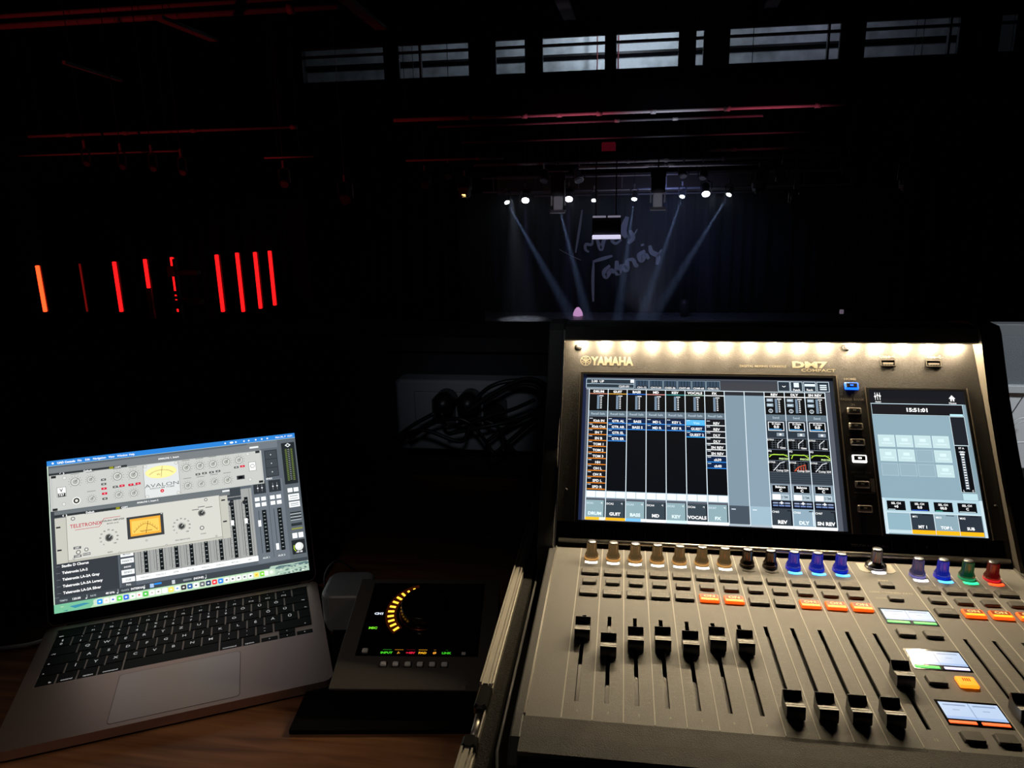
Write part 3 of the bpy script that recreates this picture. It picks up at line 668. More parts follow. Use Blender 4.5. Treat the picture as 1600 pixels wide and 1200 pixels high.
for k, x in enumerate((.786, .835, .886, .937)):
    S.rect(x, .03, x + .047, .1, '24303c', 2); S.frame(x, .03, x + .047, .1, 'dbeefb', .0018, 3)
S.pline([(.803, .062), (.8095, .07), (.816, .062)], 'ffffff', .0025, 4)
S.rect(.848, .038, .868, .07, ICE, 4); S.text('Patch', .858, .088, .014, 'ffffff', 4); S.rect(.89, .045, .93, .062, ICE, 4); S.text('Rack', .909, .086, .014, 'ffffff', 4)
for q in range(3): S.rect(.948, .05 + q * .014, .974, .058 + q * .014, ICE, 4)
S.line(.014, .106, .966, .106, ICE, .0022, 3)
names = ['DRUM', 'GUIT', 'BASS', 'MD', 'KEY', 'VOCALS', 'FX', '', '', 'REV', 'DLY', 'SN REV']
tops = ['c8806a', 'd8a040', '2f6fd0', 'd08c86', '4aa0a0', '9fc0b0', 'e8eef0', 0, 0, 'ffffff', 'ffffff', 'ffffff']
lists = [(['Kick IN', 'Kick Out', 'SN T', 'SN B', 'TOM 1', 'TOM 2', 'TOM 3', 'HH', 'OH L', 'OH R', 'SPD L', 'SPD R'], 'f08a28'), (['GTR AL', 'GTR AR', 'GTR EL', 'GTR ER'], '3c90e8'), (['BASS', 'BASS S'], '3c90e8'),
         (['MD L', 'MD R'], '3c90e8'), (['KEY L', 'KEY R'], '3c90e8'), (['Tamas', 'GUEST', 'GUEST 2'], '3cb0f8'), (['REV', 'REV', 'DLY', 'DLY', 'SN REV', 'SN REV', 'ch39', 'ch40'], 'f4f8fa')]
lists[5][0][0] = 'Vox'
CW = .0782; X0 = .0265
for c in range(12):
    x = X0 + c * CW; a, e = x + .002, x + CW - .0015
    S.line(x, .106, x, .992, ICE, .0028, 4)
    if c in (7, 8):
        S.rect(a, .112, e, .135, '23272e', 2); S.rect(a, .135, e, .868, '7d92a0' if c == 7 else '869cab', 2)
        S.rect(a, .868, e, .985, '47525e' if c == 7 else '9db8c8', 2); S.rect(a + .008, .888, a + .024, .893, 'e8f4ff', 3); S.rect(a, .982, e, .995, 'aebcc6', 3); continue
    S.rect(a, .11, e, .262, '080a0e', 2); S.text(names[c], (a + e) / 2, .124, .016, 'ffffff', 4, bold=.04, xs=1.1)
    S.rect(a, .137, e, .143, tops[c], 3)
    mx = a + CW * (.42 if c < 9 else .5)
    S.rect(mx - .001, .152, mx + .008, .25, '7f95aa', 3); S.rect(mx + .003, .152, mx + .0042, .25, '2a3846', 4)
    for q in range(8): S.rect(mx + .012 + (0 if q else -.004), .152 + q * .0125, mx + .018 + (.006 if q == 0 else 0), .158 + q * .0125, 'f2f6fa', 4)
    if c < 9:
        S.rect(a, .262, e, .302, '5e6f7b', 2); S.text('Recall Safe', (a + e) / 2, .283, .015, 'aebfca', 3)
        S.rect(a, .306, e, .806, '0b0d12', 2); items, colr = lists[c]; hh = .0408
        for r_, it in enumerate(items):
            y = .312 + r_ * hh; cc = colr; bg = '171a20' if c == 0 or c == 6 else '112447'
            if c == 6 and r_ >= 6: cc = '2f8ae8'; bg = '112447'
            if c == 5 and r_ == 0: bg = '5ab8ee'
            S.rect(a + .001, y, e - .001, y + hh - .006, bg, 3); S.rect(a + .001, y + hh - .0075, e - .001, y + hh - .002, cc, 4)
            S.text(it, (a + e) / 2 + .004, y + .021, .0165, 'ffffff' if bg != '5ab8ee' else 'b8e4ff', 5, bold=.03); S.rect(a + .003, y + .003, a + .016, y + .0075, 'ccd6e0', 5)
        S.rect(a, .806, e, .855, '8fa6b4', 2)
        S.rect(a + .001, .81, a + CW / 2 - .003, .85, 'f2fbff', 3); S.rect(a + CW / 2 - .001, .81, e - .001, .85, 'f2fbff', 3)
        lt = c % 2 == 0
        S.rect(a, .868, e, .982, '8eaab2' if lt else '39454e', 2); S.rect(e - .005, .868, e - .001, .975, '1c2226', 3)
        S.text('DCA' + str(c + 1), a + .016, .888, .012, 'cfe0ea' if lt else 'ffffff', 3); S.pline([(e - .017, .886), (e - .012, .882), (e - .012, .892)], 'ffffff', .0016, 3)
        S.text(names[c], (a + e) / 2 - .002, .953, .019, 'e8fbff' if lt else 'ffffff', 4, bold=.04, xs=1.1)
        bc = ['ffc22e', 'ffb820', '7cc4ff', 'ffffff', 'd8f2ff', 'ffffff', 'ffffff'][c]
        S.rect(a - .002, .977, e, .995, bc, 4)
        if c == 0: S.rect(a + CW * .68, .977, e, .995, 'fff6dc', 5)
        if c == 2: S.rect(a + CW * .72, .977, e, .995, 'f0faff', 5)
    else:
        for q in range(2): S.rect(a + .006, .152 + q * .034, a + .031, .174 + q * .034, '8fa3b2', 3); S.rect(a + .009, .16 + q * .034, a + .026, .166 + q * .034, 'e8f0f6', 4)
        S.disc(a + .02, .237, .0085, 'd0dce6', 3); S.disc(a + .02, .237, .006, '0a0c10', 4); S.rect(a + .0192, .228, a + .0212, .246, 'd0dce6', 5)
        S.rect(a, .262, e, .303, '5e6f7b', 2); S.text('Send', (a + e) / 2, .283, .015, 'aebfca', 3)
        S.rect(a, .306, e, .42, '2c3640', 2); S.rect(a + .006, .312, e - .008, .372, '05070a', 3); S.frame(a + .006, .312, e - .008, .372, 'f4faff', .0025, 4)
        S.text('D.Gain', (a + e) / 2, .325, .013, 'ffffff', 5); S.text('0.0', (a + e) / 2, .345, .018, 'ffffff', 5, bold=.04); S.rect(a + .01, .36, e - .018, .364, '48b0ff', 5)
        S.rect(e - .038, .385, e - .01, .408, '8b98a4', 3); S.disc(e - .024, .3965, .0045, 'f2f6fa', 4)
        for y0, y1, kind in ((.424, .494, 'g'), (.498, .568, 'e'), (.572, .642, 'c')):
            S.rect(a, y0, e, y1, '090b0e', 2); S.line(a, y0, e, y0, '5d6c78', .0015, 3)
            if kind != 'e':
                for q in range(4): S.line(a + .018 + q * .012, y0 + .006, a + .018 + q * .012, y1 - .004, '6c757e', .0008, 3); S.line(a + .012, y0 + .014 + q * .014, e - .016, y0 + .014 + q * .014, '6c757e', .0008, 3)
                S.rect(e - .008, y0 + .006, e - .003, y1 - .006, '3b444c', 3)
            if kind == 'g': S.pline([(a + .038, y1 - .006), (a + .038, y0 + .034), (a + .058, y0 + .006)], 'f6fbff', .0022, 4); S.text('DYN1', a + .012, y0 + .009, .011, 'ffffff', 4); S.text('Gate', e - .018, y1 - .01, .012, 'ffffff', 4)
            if kind == 'e':
                S.text('EQ', a + .007, y0 + .009, .011, 'ffffff', 4); S.line(a + .002, y0 + .03, e - .002, y0 + .03, '47525c', .001, 3)
                pts = [(a + .003, y0 + .05), (a + .012, y0 + .036), (a + .022, y0 + .031), (a + .045, y0 + .033), (a + .056, y0 + .031), (e - .002, y0 + (.05 if c != 9 else .044))]
                if c == 10: pts = [(a + .008, y0 + .058), (a + .014, y0 + .034)] + pts[2:]
                S.pline(pts, 'c4f04a', .0028, 5); S.line(a + .003, y0 + .035, e - .003, y0 + .034, '78a838', .0022, 4); S.text('PRECISE', e - .018, y1 - .011, .011, 'dfffb0', 5)
            if kind == 'c':
                cc = 'f0603a' if c == 10 else 'f6fbff'; yq = y0 + (.022 if c == 10 else .006)
                if c == 10:
                    for q in range(5): S.line(a + .022 + q * .009, yq + .006 + .03 * (4 - q) / 6, a + .022 + q * .009, y1 - .008, cc, .002, 4)
                S.pline([(a + .016, y1 - .006), (a + .03, y1 - .032), (a + .042, yq + .008), (a + .056, yq), (a + .06, yq)], cc, .0024, 4)
                S.text('DYN2', a + .012, y0 + .009, .011, 'ffffff', 4); S.text('Comp 224', e - .026, y1 - .009, .012, 'ffffff', 5)
        S.rect(a, .646, e, .716, '39434d', 2)
        for q in range(5): S.line(a, .652 + q * .0145, e, .652 + q * .0145, '222930', .0015, 3)
        S.rect(a, .72, e, .78, '7a8b98', 2); S.rect(a + .006, .726, e - .008, .776, '06080b', 3); S.frame(a + .006, .726, e - .008, .776, 'aebfcc', .0015, 4)
        S.text('Balance', (a + e) / 2, .739, .014, 'ffffff', 5, bold=.03); S.text('C', (a + e) / 2, .76, .017, 'ffffff', 5, bold=.04)
        S.rect(a, .78, e, .824, '8499a6', 2); S.rect(a + .006, .786, a + .036, .82, 'ffffff', 3); S.rect(a + .038, .786, e - .008, .82, 'b8cad4', 3); S.text('ST', a + .046, .803, .016, '5a6872', 4); S.text('M', a + .057, .803, .016, '5a6872', 4)
        S.rect(a, .826, e, .874, '10131c', 2)
        for q in range(3):
            for s in range(2): S.rect(a + .006 + q * .022, .836 + s * .016, a + .025 + q * .022, .845 + s * .016, '6f86b8' if s else '93a2c0', 3)
        S.poly([(a + .038, .829), (a + .044, .839), (a + .038, .849), (a + .032, .839)], 'ffffff', 4)
        lt = c == 10
        S.rect(a, .874, e, .985, '8ea8b8' if lt else '363f48', 2); S.rect(e - .018, .884, e - .002, .89, '12161a', 3); S.rect(e - .006, .884, e - .002, .975, '12161a' if not lt else 'e8f8ff', 3)
        S.text('CH' + str(c + 56), a + .014, .896, .012, 'ffffff', 3); S.text(names[c], (a + e) / 2, .958, .02, 'f2ffff' if lt else 'ffffff', 4, bold=.045, xs=1.1); S.rect(a - .001, .98, e + .001, .998, 'ffffff', 4)
S.line(X0 + 12 * CW, .106, X0 + 12 * CW, .992, ICE, .0028, 4)
S.rect(.985, .022, 1, 1, '2a2f38', 1)
b = cb(); b.M = PM
for x0, x1, y0, y1 in ((A0 - 3, A1 + 3.5, V1, V1 + 2.2), (A0 - 3, A1 + 3.5, V0 - 2.2, V0), (A0 - 3, A0 - .2, V0, V1), (A1 + .2, A1 + 3.5, V0, V1)): b.box(x0, x1, y0, y1, -1, 1.0)
scr = b.build('main_touchscreen', mat('black_bezel', (.01, .01, .011), .35), con)
S.build('lit_display', LCD, scr, PM @ Matrix.Translation((A0, V0, .15)), label='lit display with twelve channel columns')
BRZ = mat('bronze_rim', (.34, .29, .22), .35, .6)
for q in ((A1 + 3.6, A1 + 4.6, V0 - 2, V1 + 3, 0, 1.3), (A0 - 4.0, A0 - 3.2, V0 - 2, V1 + 3, 0, 1.3), (A0 - 4, A1 + 4.6, V1 + 2.4, V1 + 3, 0, 1.1)):
    b = cb(); b.M = PM; b.box(*q); b.build('bezel_rim', BRZ, scr)
# ------------- utility screen
B0, B1, W0, W1 = 301.9, 396.3, 27.7, 183.1
S = Art(B1 - B0, W1 - W0)
S.rect(0, 0, 1, 1, '7f98a4', 0); S.rect(0, 0, 1, .098, '1a1b20', 1); S.line(0, .1, .98, .1, 'd8f0fa', .004, 3); S.rect(0, .103, .965, .18, '17171c', 1); S.frame(.004, .1, .965, .182, 'cfe8f4', .004, 3)
for q, (x, yy) in enumerate(((.06, .05), (.085, .04), (.11, .045))): S.line(x, .02, x, .075, 'ffffff', .006, 3); S.disc(x, yy, .012, 'ffffff', 4)
S.text('Assist', .085, .088, .011, 'ffffff', 4); S.text('Home', .87, .088, .013, 'ffffff', 4)
S.poly([(.87, .03), (.905, .056), (.835, .056)], 'ffffff', 4); S.rect(.85, .055, .865, .075, 'ffffff', 4); S.rect(.876, .055, .891, .075, 'ffffff', 4); S.rect(.85, .055, .891, .062, 'ffffff', 4)
S.text('15:51:01', .485, .143, .026, 'ffffff', 4, bold=.045, xs=1.15); S.rect(.82, .168, .955, .181, 'b8e4ee', 4)
S.rect(.0, .186, .815, .76, '8aa6b3', 1)
for r_ in range(3):
    for c in range(4):
        on = (r_ == 0) or (r_ == 1 and c != 2) or (r_ == 2 and c == 3); x = .036 + c * .187; y = .327 + r_ * .1
        S.rect(x, y, x + .172, y + .084, 'c2dcdf' if on else '93adba', 2); S.frame(x, y, x + .172, y + .084, 'd4ecee' if on else 'b4cad4', .004, 3)
        if on: S.rect(x + .055, y + .022, x + .12, y + .044, 'd6eef0', 4); S.rect(x + .03, y + .055, x + .145, y + .064, 'd2eaec', 4)
S.rect(.815, .186, .965, .388, '1f2229', 2); S.frame(.812, .186, .965, .39, 'dff2fa', .004, 3)
S.rect(.815, .392, .95, .706, '0c0e12', 2); S.frame(.812, .39, .952, .708, 'cfe4ee', .003, 3); S.text('ST A', .88, .408, .012, 'ffffff', 4)
S.rect(.862, .425, .874, .69, '5c6c78', 3); S.rect(.888, .425, .9, .69, '5c6c78', 3)
for q in range(15): S.rect(.868, .43 + q * .0175, .894, .439 + q * .0175, 'f0f4f8', 4)
S.rect(.85, .432, .912, .437, 'f0f4f8', 4); S.rect(.858, .445, .904, .455, 'f0f4f8', 4); S.text('L', .84, .697, .012, 'ffffff', 4); S.text('C', .93, .697, .012, 'ffffff', 4)
S.rect(.82, .716, .965, .76, 'b8d8e0', 2)
S.rect(0, .762, 1, .856, 'b2d0dc', 2)
for k, (t1, t2) in enumerate((('SEL CH', '+0'), ('SEL CH', '0.0'), ('SEL CH', '00.0'), ('SEL CH', 'C'))):
    x = .045 + k * .235; S.rect(x, .78, x + .185, .842, '0b0d11', 3); S.text(t1, x + .092, .796, .013, 'ffffff', 4, bold=.03); S.text(t2, x + .092, .818, .016, 'ffffff', 4, bold=.04); S.rect(x + .01, .835, x + (.08 if k in (0, 2) else .17), .839, ['d0e0e8', '2858d8', '3fb8a0', 'd0e0e8'][k], 4)
for k in range(4):
    x = .03 + k * .235; S.rect(x, .86, x + .23, .97, ['8fb0be', '303a44', '8ba6b2', '2c343e'][k], 2); S.line(x, .857, x, .992, 'e8f6fc', .005, 4)
    if k: S.text(['', 'MT 1', 'TOP L', 'SUB'][k], x + .11, .945, .018, 'ffffff', 4, bold=.04); S.rect(x, .966, x + .23, .992, 'ffb818', 4); S.text(['', 'MT1', 'MX3', 'MX5'][k], x + .045, .88, .012, 'ffffff', 4); S.rect(x + .12, .864, x + .2, .868, '0c0f14', 3)
S.line(.03, .857, .97, .857, 'e8f6fc', .005, 4); S.rect(.972, .76, 1, 1, 'c8dce4', 3); S.rect(0, .762, .03, 1, 'c8dce4', 3); S.rect(.03, .97, .265, .992, 'c2d8e0', 3)
b = cb(); b.M = PM
for x0, x1, y0, y1 in ((B0 - 3, B1 + 3, W1, W1 + 2.2), (B0 - 3, B1 + 3, W0 - 2.2, W0), (B0 - 3, B0 - .2, W0, W1), (B1 + .2, B1 + 3, W0, W1)): b.box(x0, x1, y0, y1, -1, 1.0)
scr = b.build('utility_touchscreen', MATS['black_bezel'], con)
S.build('lit_display', LCD, scr, PM @ Matrix.Translation((B0, W0, .15)), label='smaller portrait display showing the clock')
for q in ((B1 + 3.2, B1 + 4.2, W0 - 2, W1 + 3, 0, 1.3), (B0 - 4, B0 - 3.2, W0 - 2, W1 + 3, 0, 1.0)):
    b = cb(); b.M = PM; b.box(*q); b.build('bezel_rim', BRZ, scr)

# panel push buttons
RIM = mat('button_rim', (.42, .38, .33), .35, .7)
def pbutton(v, face, lit=None, h=8.4, w_=14.5, extra=False):
    b = cb(); b.M = PM @ Matrix.Translation((284.6, v, 0)); b.box(-w_ / 2, w_ / 2, -h / 2, h / 2, 0, 1.2, .8); o = b.build('panel_button', face, con)
    if lit is not None: o['label'] = lit
    b = cb(); b.M = PM @ Matrix.Translation((284.6, v, 0)); b.box(-w_ / 2 + 1.6, w_ / 2 - 1.6, -h / 2 + 2.2, h / 2 - 1.2, 1.2, 2.0, .4); b.build('button_window', SLOT, o)
    b = cb(); b.M = PM @ Matrix.Translation((284.6, v + .4, 0)); b.box(-1.6, 1.6, -.9, .9, 2.0, 2.15); b.build('button_mark', face if lit else RIM, o)
LBLU = mat('lit_blue_button', (.02, .1, .6), .4, emit='1560ff', strength=2.4); LWHT = mat('lit_white_button', (.8, .8, .8), .4, emit='ffffff', strength=2.2)
pbutton(187, LBLU, 'blue lit button'); pbutton(105, LWHT, 'white lit button')
for v in (158.3, 141, 123.3, 77.5, 52.3): pbutton(v, RIM, h=7.4)
b = cb(); b.M = PM
b.box(292.8, 296.5, 70, 84, 0, .8); b.box(276, 296, 68.6, 69.2, 0, .3); b.build('sends_bracket', RIM, con)
# usb sockets
for u in (325, 371.3):
    b = cb(); b.M = PM @ Matrix.Translation((u, 215, 0)); 
    for q in ((-7.5, 7.5, 2.9, 3.7), (-7.5, 7.5, -3.7, -2.9), (-7.5, -6.7, -3.7, 3.7), (6.7, 7.5, -3.7, 3.7)): b.box(*q, 0, .9)
    o = b.build('usb_socket', mat('socket_metal', (.6, .55, .48), .3, 1), con)
    b = cb(); b.M = PM @ Matrix.Translation((u, 215, 0)); b.box(-6.6, 6.6, -2.8, 2.8, 0, .2); b.build('socket_opening', SLOT, o)
    b = cb(); b.M = PM @ Matrix.Translation((u, 215, 0)); b.box(-5.4, 5.4, -1.6, .6, .2, .7)
    for q in range(4): b.box(-4.6 + q * 2.7, -3.6 + q * 2.7, -2.6, -1.8, .2, .6)
    b.build('socket_tongue', RIM, o)

# ------------- the deck
b = cb()
for j in list(range(13)) + [306.0 / P + k for k in range(6)]:
    u = j * P
    if u < UR - 3: b.box(u - .42, u + .42, -262, -2.5, 0, .28)
o = b.build('channel_dividers', LINEP, con)
# printed scales
A = Art(440, 262)
def dk(u, v): return ((u + 26) / 440, -v / 262)
def drect(u0, v0, u1, v1, c, L=1):
    a, b_ = dk(u0, v0), dk(u1, v1); A.rect(min(a[0], b_[0]), min(a[1], b_[1]), max(a[0], b_[0]), max(a[1], b_[1]), c, L)
def dtext(t, u, v, h, c, **k): a = dk(u, v); A.text(t, a[0], a[1], h / 262, c, 1, **k)
cols = [k * P for k in range(12)] + [308.0 + k * P for k in range(4)]
for k, u in enumerate(cols):
    for q, v in enumerate((-137, -146, -156, -167, -178, -190, -200, -206, -212, -218, -224, -232)):
        for s in (-1, 1): drect(u + 9.6 + s * 3.2, v, u + 9.6 + s * (8.2 if q % 3 == 0 else 6.8), v - .35, 'a39c8c')
    dtext(str(k + 1) if k < 12 else 'ABCD'[k - 12], u + 10.8, -253, 2.3, 'b5ae9e')
dtext('SHIFT', 284, -38.5, 2.2, 'c8c0ae', xs=1.2); dtext('USER DEFINED KEYS', 284, -60.5, 2.3, 'c8c0ae', xs=1.25); dtext('BANK', 272.5, -71, 2.2, 'b5ae9e', xs=1.2)
A.build('printed_scales', PRINT, con, Matrix.Translation((-26, -262, .10)))
# fader slots
SLOTM = mat('slot_floor', (.03, .03, .03), .35, .4)
for k, u in enumerate(cols):
    b = cb(); c = u + 9.6; b.box(c - 1.6, c + 1.6, -243.2, -129.3, -5.8, -5.0); b.box(c - 1.55, c + 1.55, -243.1, -129.4, -5.8, -1.4) if 0 else None; o = b.build('fader_slot', SLOTM, con)
# fader caps
def cap_parts(parent, c, v):
    r_ = empty('fader', (c * .001, v * .001, 0)); r_.parent = parent
    prof = [(7.7, .8), (8.2, 11.6), (7.9, 12.5), (7.2, 12.7), (6.4, 12.2), (5.2, 10.9), (3.8, 9.8), (2.2, 9.1), (.6, 8.7), (-1.2, 8.55), (-2.8, 8.7), (-4.4, 9.1), (-6.0, 9.6), (-7.4, 10.0), (-8.0, 9.4), (-9.2, 4), (-9.1, 1.0), (-8.4, .7)]
    b = cb(); b.smooth = True; b.prism(prof, -6.3, 6.3); o = b.build('fader_cap', CAPM, r_); o.data.set_sharp_from_angle(angle=R(38))
    for q0, q1 in ((-4.3, -3.1), (-7.6, -5.0)):
        b = cb(); z0_ = 9.1 + (-3.4 - q1) * .225; z1_ = 9.1 + (-3.4 - q0) * .225
        b.prism([(q1, z0_ - .3), (q1, z0_ + .16), (q0, z1_ + .16), (q0, z1_ - .3)], -6.35, 6.35); b.build('white_line', CAPW, r_)
    b = cb(); b.box(-1.35, 1.35, -10.5, 8, -4.9, 2.3); b.build('fader_stem', SLOT, r_)
    return r_
caps = [-159.3, -180.8, -169.4, -167, -170.3, -162, -163.8, -236.3, -236.5, -236.5, -236.4, -191.3]
f0 = None
for k, v in list(enumerate(caps)) + [(12, -221), (13, -236), (14, -236), (15, -236)]:
    c = cols[k] + 9.6
    if f0 is None: f0 = cap_parts(con, c, v)
    else:
        q = copy_tree(f0, con); q.location = (c * .001, v * .001, 0)
# encoders: one body shape, tinted and glowing to match its lit skirt
def skirt(n, c, s): return mat(n, (.05, .04, .03), .35, .0, emit=c, strength=s)
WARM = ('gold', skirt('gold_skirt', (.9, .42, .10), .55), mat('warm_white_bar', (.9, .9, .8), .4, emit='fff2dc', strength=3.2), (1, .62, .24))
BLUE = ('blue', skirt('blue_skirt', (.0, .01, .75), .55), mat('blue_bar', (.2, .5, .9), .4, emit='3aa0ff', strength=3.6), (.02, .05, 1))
OFF = ('unlit', skirt('dark_skirt', (0, 0, 0), 0), mat('off_bar', (.16, .15, .13), .5), None)
WHT = ('violet', skirt('violet_skirt', (.25, .22, .7), .5), mat('white_bar', (.9, .9, .9), .4, emit='f4f2ff', strength=3.4), (.45, .4, 1))
GRN = ('green', skirt('green_skirt', (.02, .4, .15), .6), mat('green_bar', (.1, .8, .4), .4, emit='20e080', strength=2.6), (.02, .9, .3))
RED = ('red', skirt('red_skirt', (.7, .01, .02), .8), mat('red_bar', (.9, .2, .1), .4, emit='ff3410', strength=4.2), (1, .02, .02))
KNM = {}
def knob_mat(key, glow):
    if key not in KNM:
        KNM[key] = mat('glow_tinted_knob_' + key, (.16, .13, .11) if key != 'gold' else (.12, .075, .04), .16, .9)  # tint and body emission stand in for reflected ring and deck light
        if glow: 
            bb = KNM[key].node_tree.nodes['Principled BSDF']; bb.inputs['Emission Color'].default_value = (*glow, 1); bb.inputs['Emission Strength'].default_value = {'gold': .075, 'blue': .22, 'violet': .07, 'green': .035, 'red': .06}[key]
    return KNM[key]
def encoder(c, v, kind, big=1.0):
    key, sk, bar, glow = kind
    b = cb(); b.smooth = True; h = 18 * (1.12 if big > 1 else 1)
    b.lathe([(6.9 * big, 2.2), (7.0 * big, 3.6), (5.6, 6.6)] + ([(5.6, 6.6)] if big > 1 else []) + [(5.3, 7.2), (4.9, h - 1.6), (4.5, h - .5)], n=32, flute=.13, fl=(6, h - 1.2))
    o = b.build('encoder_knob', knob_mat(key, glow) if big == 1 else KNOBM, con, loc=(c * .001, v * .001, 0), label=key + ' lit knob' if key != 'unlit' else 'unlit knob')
    b = cb(); b.smooth = True; b.lathe([(7.2 * big, 0), (7.2 * big, 1.8), (6.9 * big, 2.3)], n=28); b.build('knob_skirt', sk if big == 1 else KNOBTOP, o)
    b = cb(); b.smooth = True; b.lathe([(4.5, h - .6), (4.3, h), (3.4, h + .3)], n=24); b.build('knob_top', KNOBTOP, o)
    # light bar lying on the deck in front of the knob
    b = cb(); w0, n = 6.2, 8
    pts = [(-w0 + 2 * w0 * i / n, -7.2 - 1.6 * math.sin(math.pi * i / n) - .6) for i in range(n + 1)] + [(w0 - 2 * w0 * i / n, -11.3 - 1.6 * math.sin(math.pi * (i / n)) * 1.0) for i in range(n + 1)]
    b.plate(pts, .0, .45); b.build('light_bar', bar, o)
    return o
kinds = [WARM] * 7 + [OFF, OFF] + [BLUE] * 3
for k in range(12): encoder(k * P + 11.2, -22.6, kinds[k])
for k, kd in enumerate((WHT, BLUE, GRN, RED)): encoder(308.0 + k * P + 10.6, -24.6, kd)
b = cb(); b.plate([(268.5, -5.5), (301, -5.5), (301.5, -20), (297, -24), (273, -24), (268.5, -20)], 0, .35); b.build('touch_knob_plate', mat('cream_plate', (.6, .57, .5), .45), con)
TW = ('white', OFF[1], WHT[2], None); encoder(284.9, -13.5, TW, 1.35)
# keys
def key(u0, u1, v0, v1, m_, txt=None, tc_=None, name='channel_key', lab=None):
    b = cb(); b.box(u0 - .5, u1 + .5, v1 - .5, v0 + .5, -.2, .12); o = b.build(name, SLOT, con)
    b = cb(); b.box(u0, u1, v1, v0, .1, 2.4, .6); b.build('key_top', m_, o)
    if lab: o['label'] = lab
    if txt:
        T = Art(u1 - u0, abs(v0 - v1)); T.text(txt, .5, .36, .30, tc_ or '8d8778', 1, xs=1.2, bold=.02); T.build('key_print', PRINT if not tc_ else SMALLLCD, o, Matrix.Translation((u0, v1, 2.45)))
    return o
LORG = mat('lit_orange_key', (.7, .2, .04), .35, emit='ff5a14', strength=1.15); LORD = mat('lit_orange_window', (.3, .05, .01), .4, emit='8a2206', strength=.6); LORY = mat('lit_amber_strip', (.8, .4, .04), .35, emit='ffa41c', strength=1.6)
def onkey(u, v0=-85.5, v1=-96.5):
    b = cb(); b.box(u - .5, u + 17.4, v1 - .5, v0 + .5, -.2, .12); o = b.build('channel_key', SLOT, con, label='orange lit ON key')
    b = cb(); b.box(u, u + 16.9, v1, v0, .1, 2.6, .6); b.build('key_top', LORG, o)
    b = cb(); b.box(u + 1.2, u + 15.6, v1 + 4.6, v0 - 1.0, 2.6, 2.75); b.build('key_window', LORD, o)
    b = cb(); b.box(u + 1.2, u + 15.6, v1 + 1.0, v1 + 4.0, 2.6, 2.75); b.build('key_strip', LORY, o)
    T = Art(16.9, 11); T.text('ON', .5, .33, .3, 'ffe08a', 1, bold=.04, xs=1.35); T.build('key_print', SMALLLCD, o, Matrix.Translation((u, v1, 2.8)))
for k in range(16):
    u = cols[k] + (2.8 if k < 12 else 2.4)
    key(u, u + 16.9, -48, -57.8, KEYM, 'SEL'); key(u + 2, u + 15, -67, -75.5, KEYM)
    if k in (5, 6, 9, 10, 11, 13, 14, 15): onkey(u)
    else: key(u, u + 16.9, -85.5, -96, KEYM, 'ON')
key(278, 290, -43.6, -52, KEYM, name='shift_key'); key(278, 290, -68, -75.3, KEYM, name='bank_key')
# user key strips
for n_, (v0, v1, bars, keys_) in enumerate(((-90.3, -106, ('30d858', '30d858'), ((-122.3, -131.5, 0, 0))), (-150, -168, ('30d850', 'd6ccff'), ((-184, -193.5, 0, 1))), (-212.5, -230, ('ff5a18', 'ff5a18'), ((-244, -253.5, 0, 0))))):
    b = cb(); b.box(263.6, 305.5, v1 - 6.5, v0 + 2.2, -.2, .3); sd = b.build('user_key_screen', GLASSBLK, con, label='small screen above two user keys')
    T = Art(39.2, v0 - v1); T.rect(0, 0, 1, 1, 'c4d8f4', 0); T.rect(0, .84, 1, 1, 'a8c4ee', 1); T.rect(.492, 0, .508, 1, '8fa8cc', 1)
    for a_ in (.06, .56): T.rect(a_, .12, a_ + .38, .2, '8fa6c8', 1); T.rect(a_ + .12, .42, a_ + .24, .48, 'a2b6d4', 1)
    T.build('lit_display', SMALLLCD, sd, Matrix.Translation((265.3, v1, .35)))
    for q, cc in enumerate(bars):
        bm = mat('user_bar_' + cc, (.3, .3, .3), .4, emit=cc, strength=1.5)
        b = cb(); b.box(265.0 + q * 21, 282.8 + q * 21, v1 - 4.8, v1 - 2.0, .3, .7, .2); b.build('colour_bar', bm, sd)
    ky0, ky1, l0, l1 = keys_
    for q, lit_ in ((0, l0), (1, l1)):
        u = 267 + q * 21
        if lit_:
            key(u, u + 13.2, ky0 + .8, ky1 - 1, mat('bright_orange_key', (.8, .3, .05), .3, emit='ff7a18', strength=2.2), 'IIII', '7a2a04', name='user_key', lab='orange lit user key')
        else: key(u, u + 13.2, ky0, ky1, KEYM, name='user_key')

# ---------------------------------------------------------------- the flight case round the console
fc = empty('flight_case', MO + Vector((0, 0, -.13)), label='black road case tray with silver rails around the console', cat='flight case')
CW0 = mat('black_case_laminate', (.012, .012, .013), .45); ALU = mat('aluminium_rail', (.75, .72, .64), .42, .8); FOAM = mat('speckled_foam', (.05, .046, .04), .95, noise=.75, nscale=900, bump=1.0, bscale=900)
D0 = 130
def fcb(): return MB(.001)
b = fcb(); b.box(-70, 462, -352, 250, -1.5, 6); b.box(-68, -61, -352, 250, 6, D0 - 30); b.box(455, 462, -352, 250, 6, D0 - 30); b.box(-68, 462, -352, -345, 6, D0 - 55); b.box(-68, 462, 243, 250, 6, D0 - 30); b.build('case_shell', CW0, fc)
b = fcb(); b.prism([(-345, 6), (243, 6), (243, D0 - 24), (-345, D0 - 24)], -60.5, -49); b.build('foam_lining', FOAM, fc, label='speckled dark foam lining')
def rail(v0, v1, name='edge_rail'):
    b = fcb()
    for u0, u1, z1 in ((-68.5, -66.9, D0 - 14), (-66.9, -65.6, D0 - 16.5), (-65.6, -62.2, D0 - 15), (-62.2, -61.0, D0 - 17), (-61.0, -59.6, D0 - 15), (-59.6, -58.3, D0 - 19)): b.box(u0, u1, v0, v1, D0 - 32, z1)
    b.build(name, ALU, fc)
rail(-211, 200); rail(-352, -281)
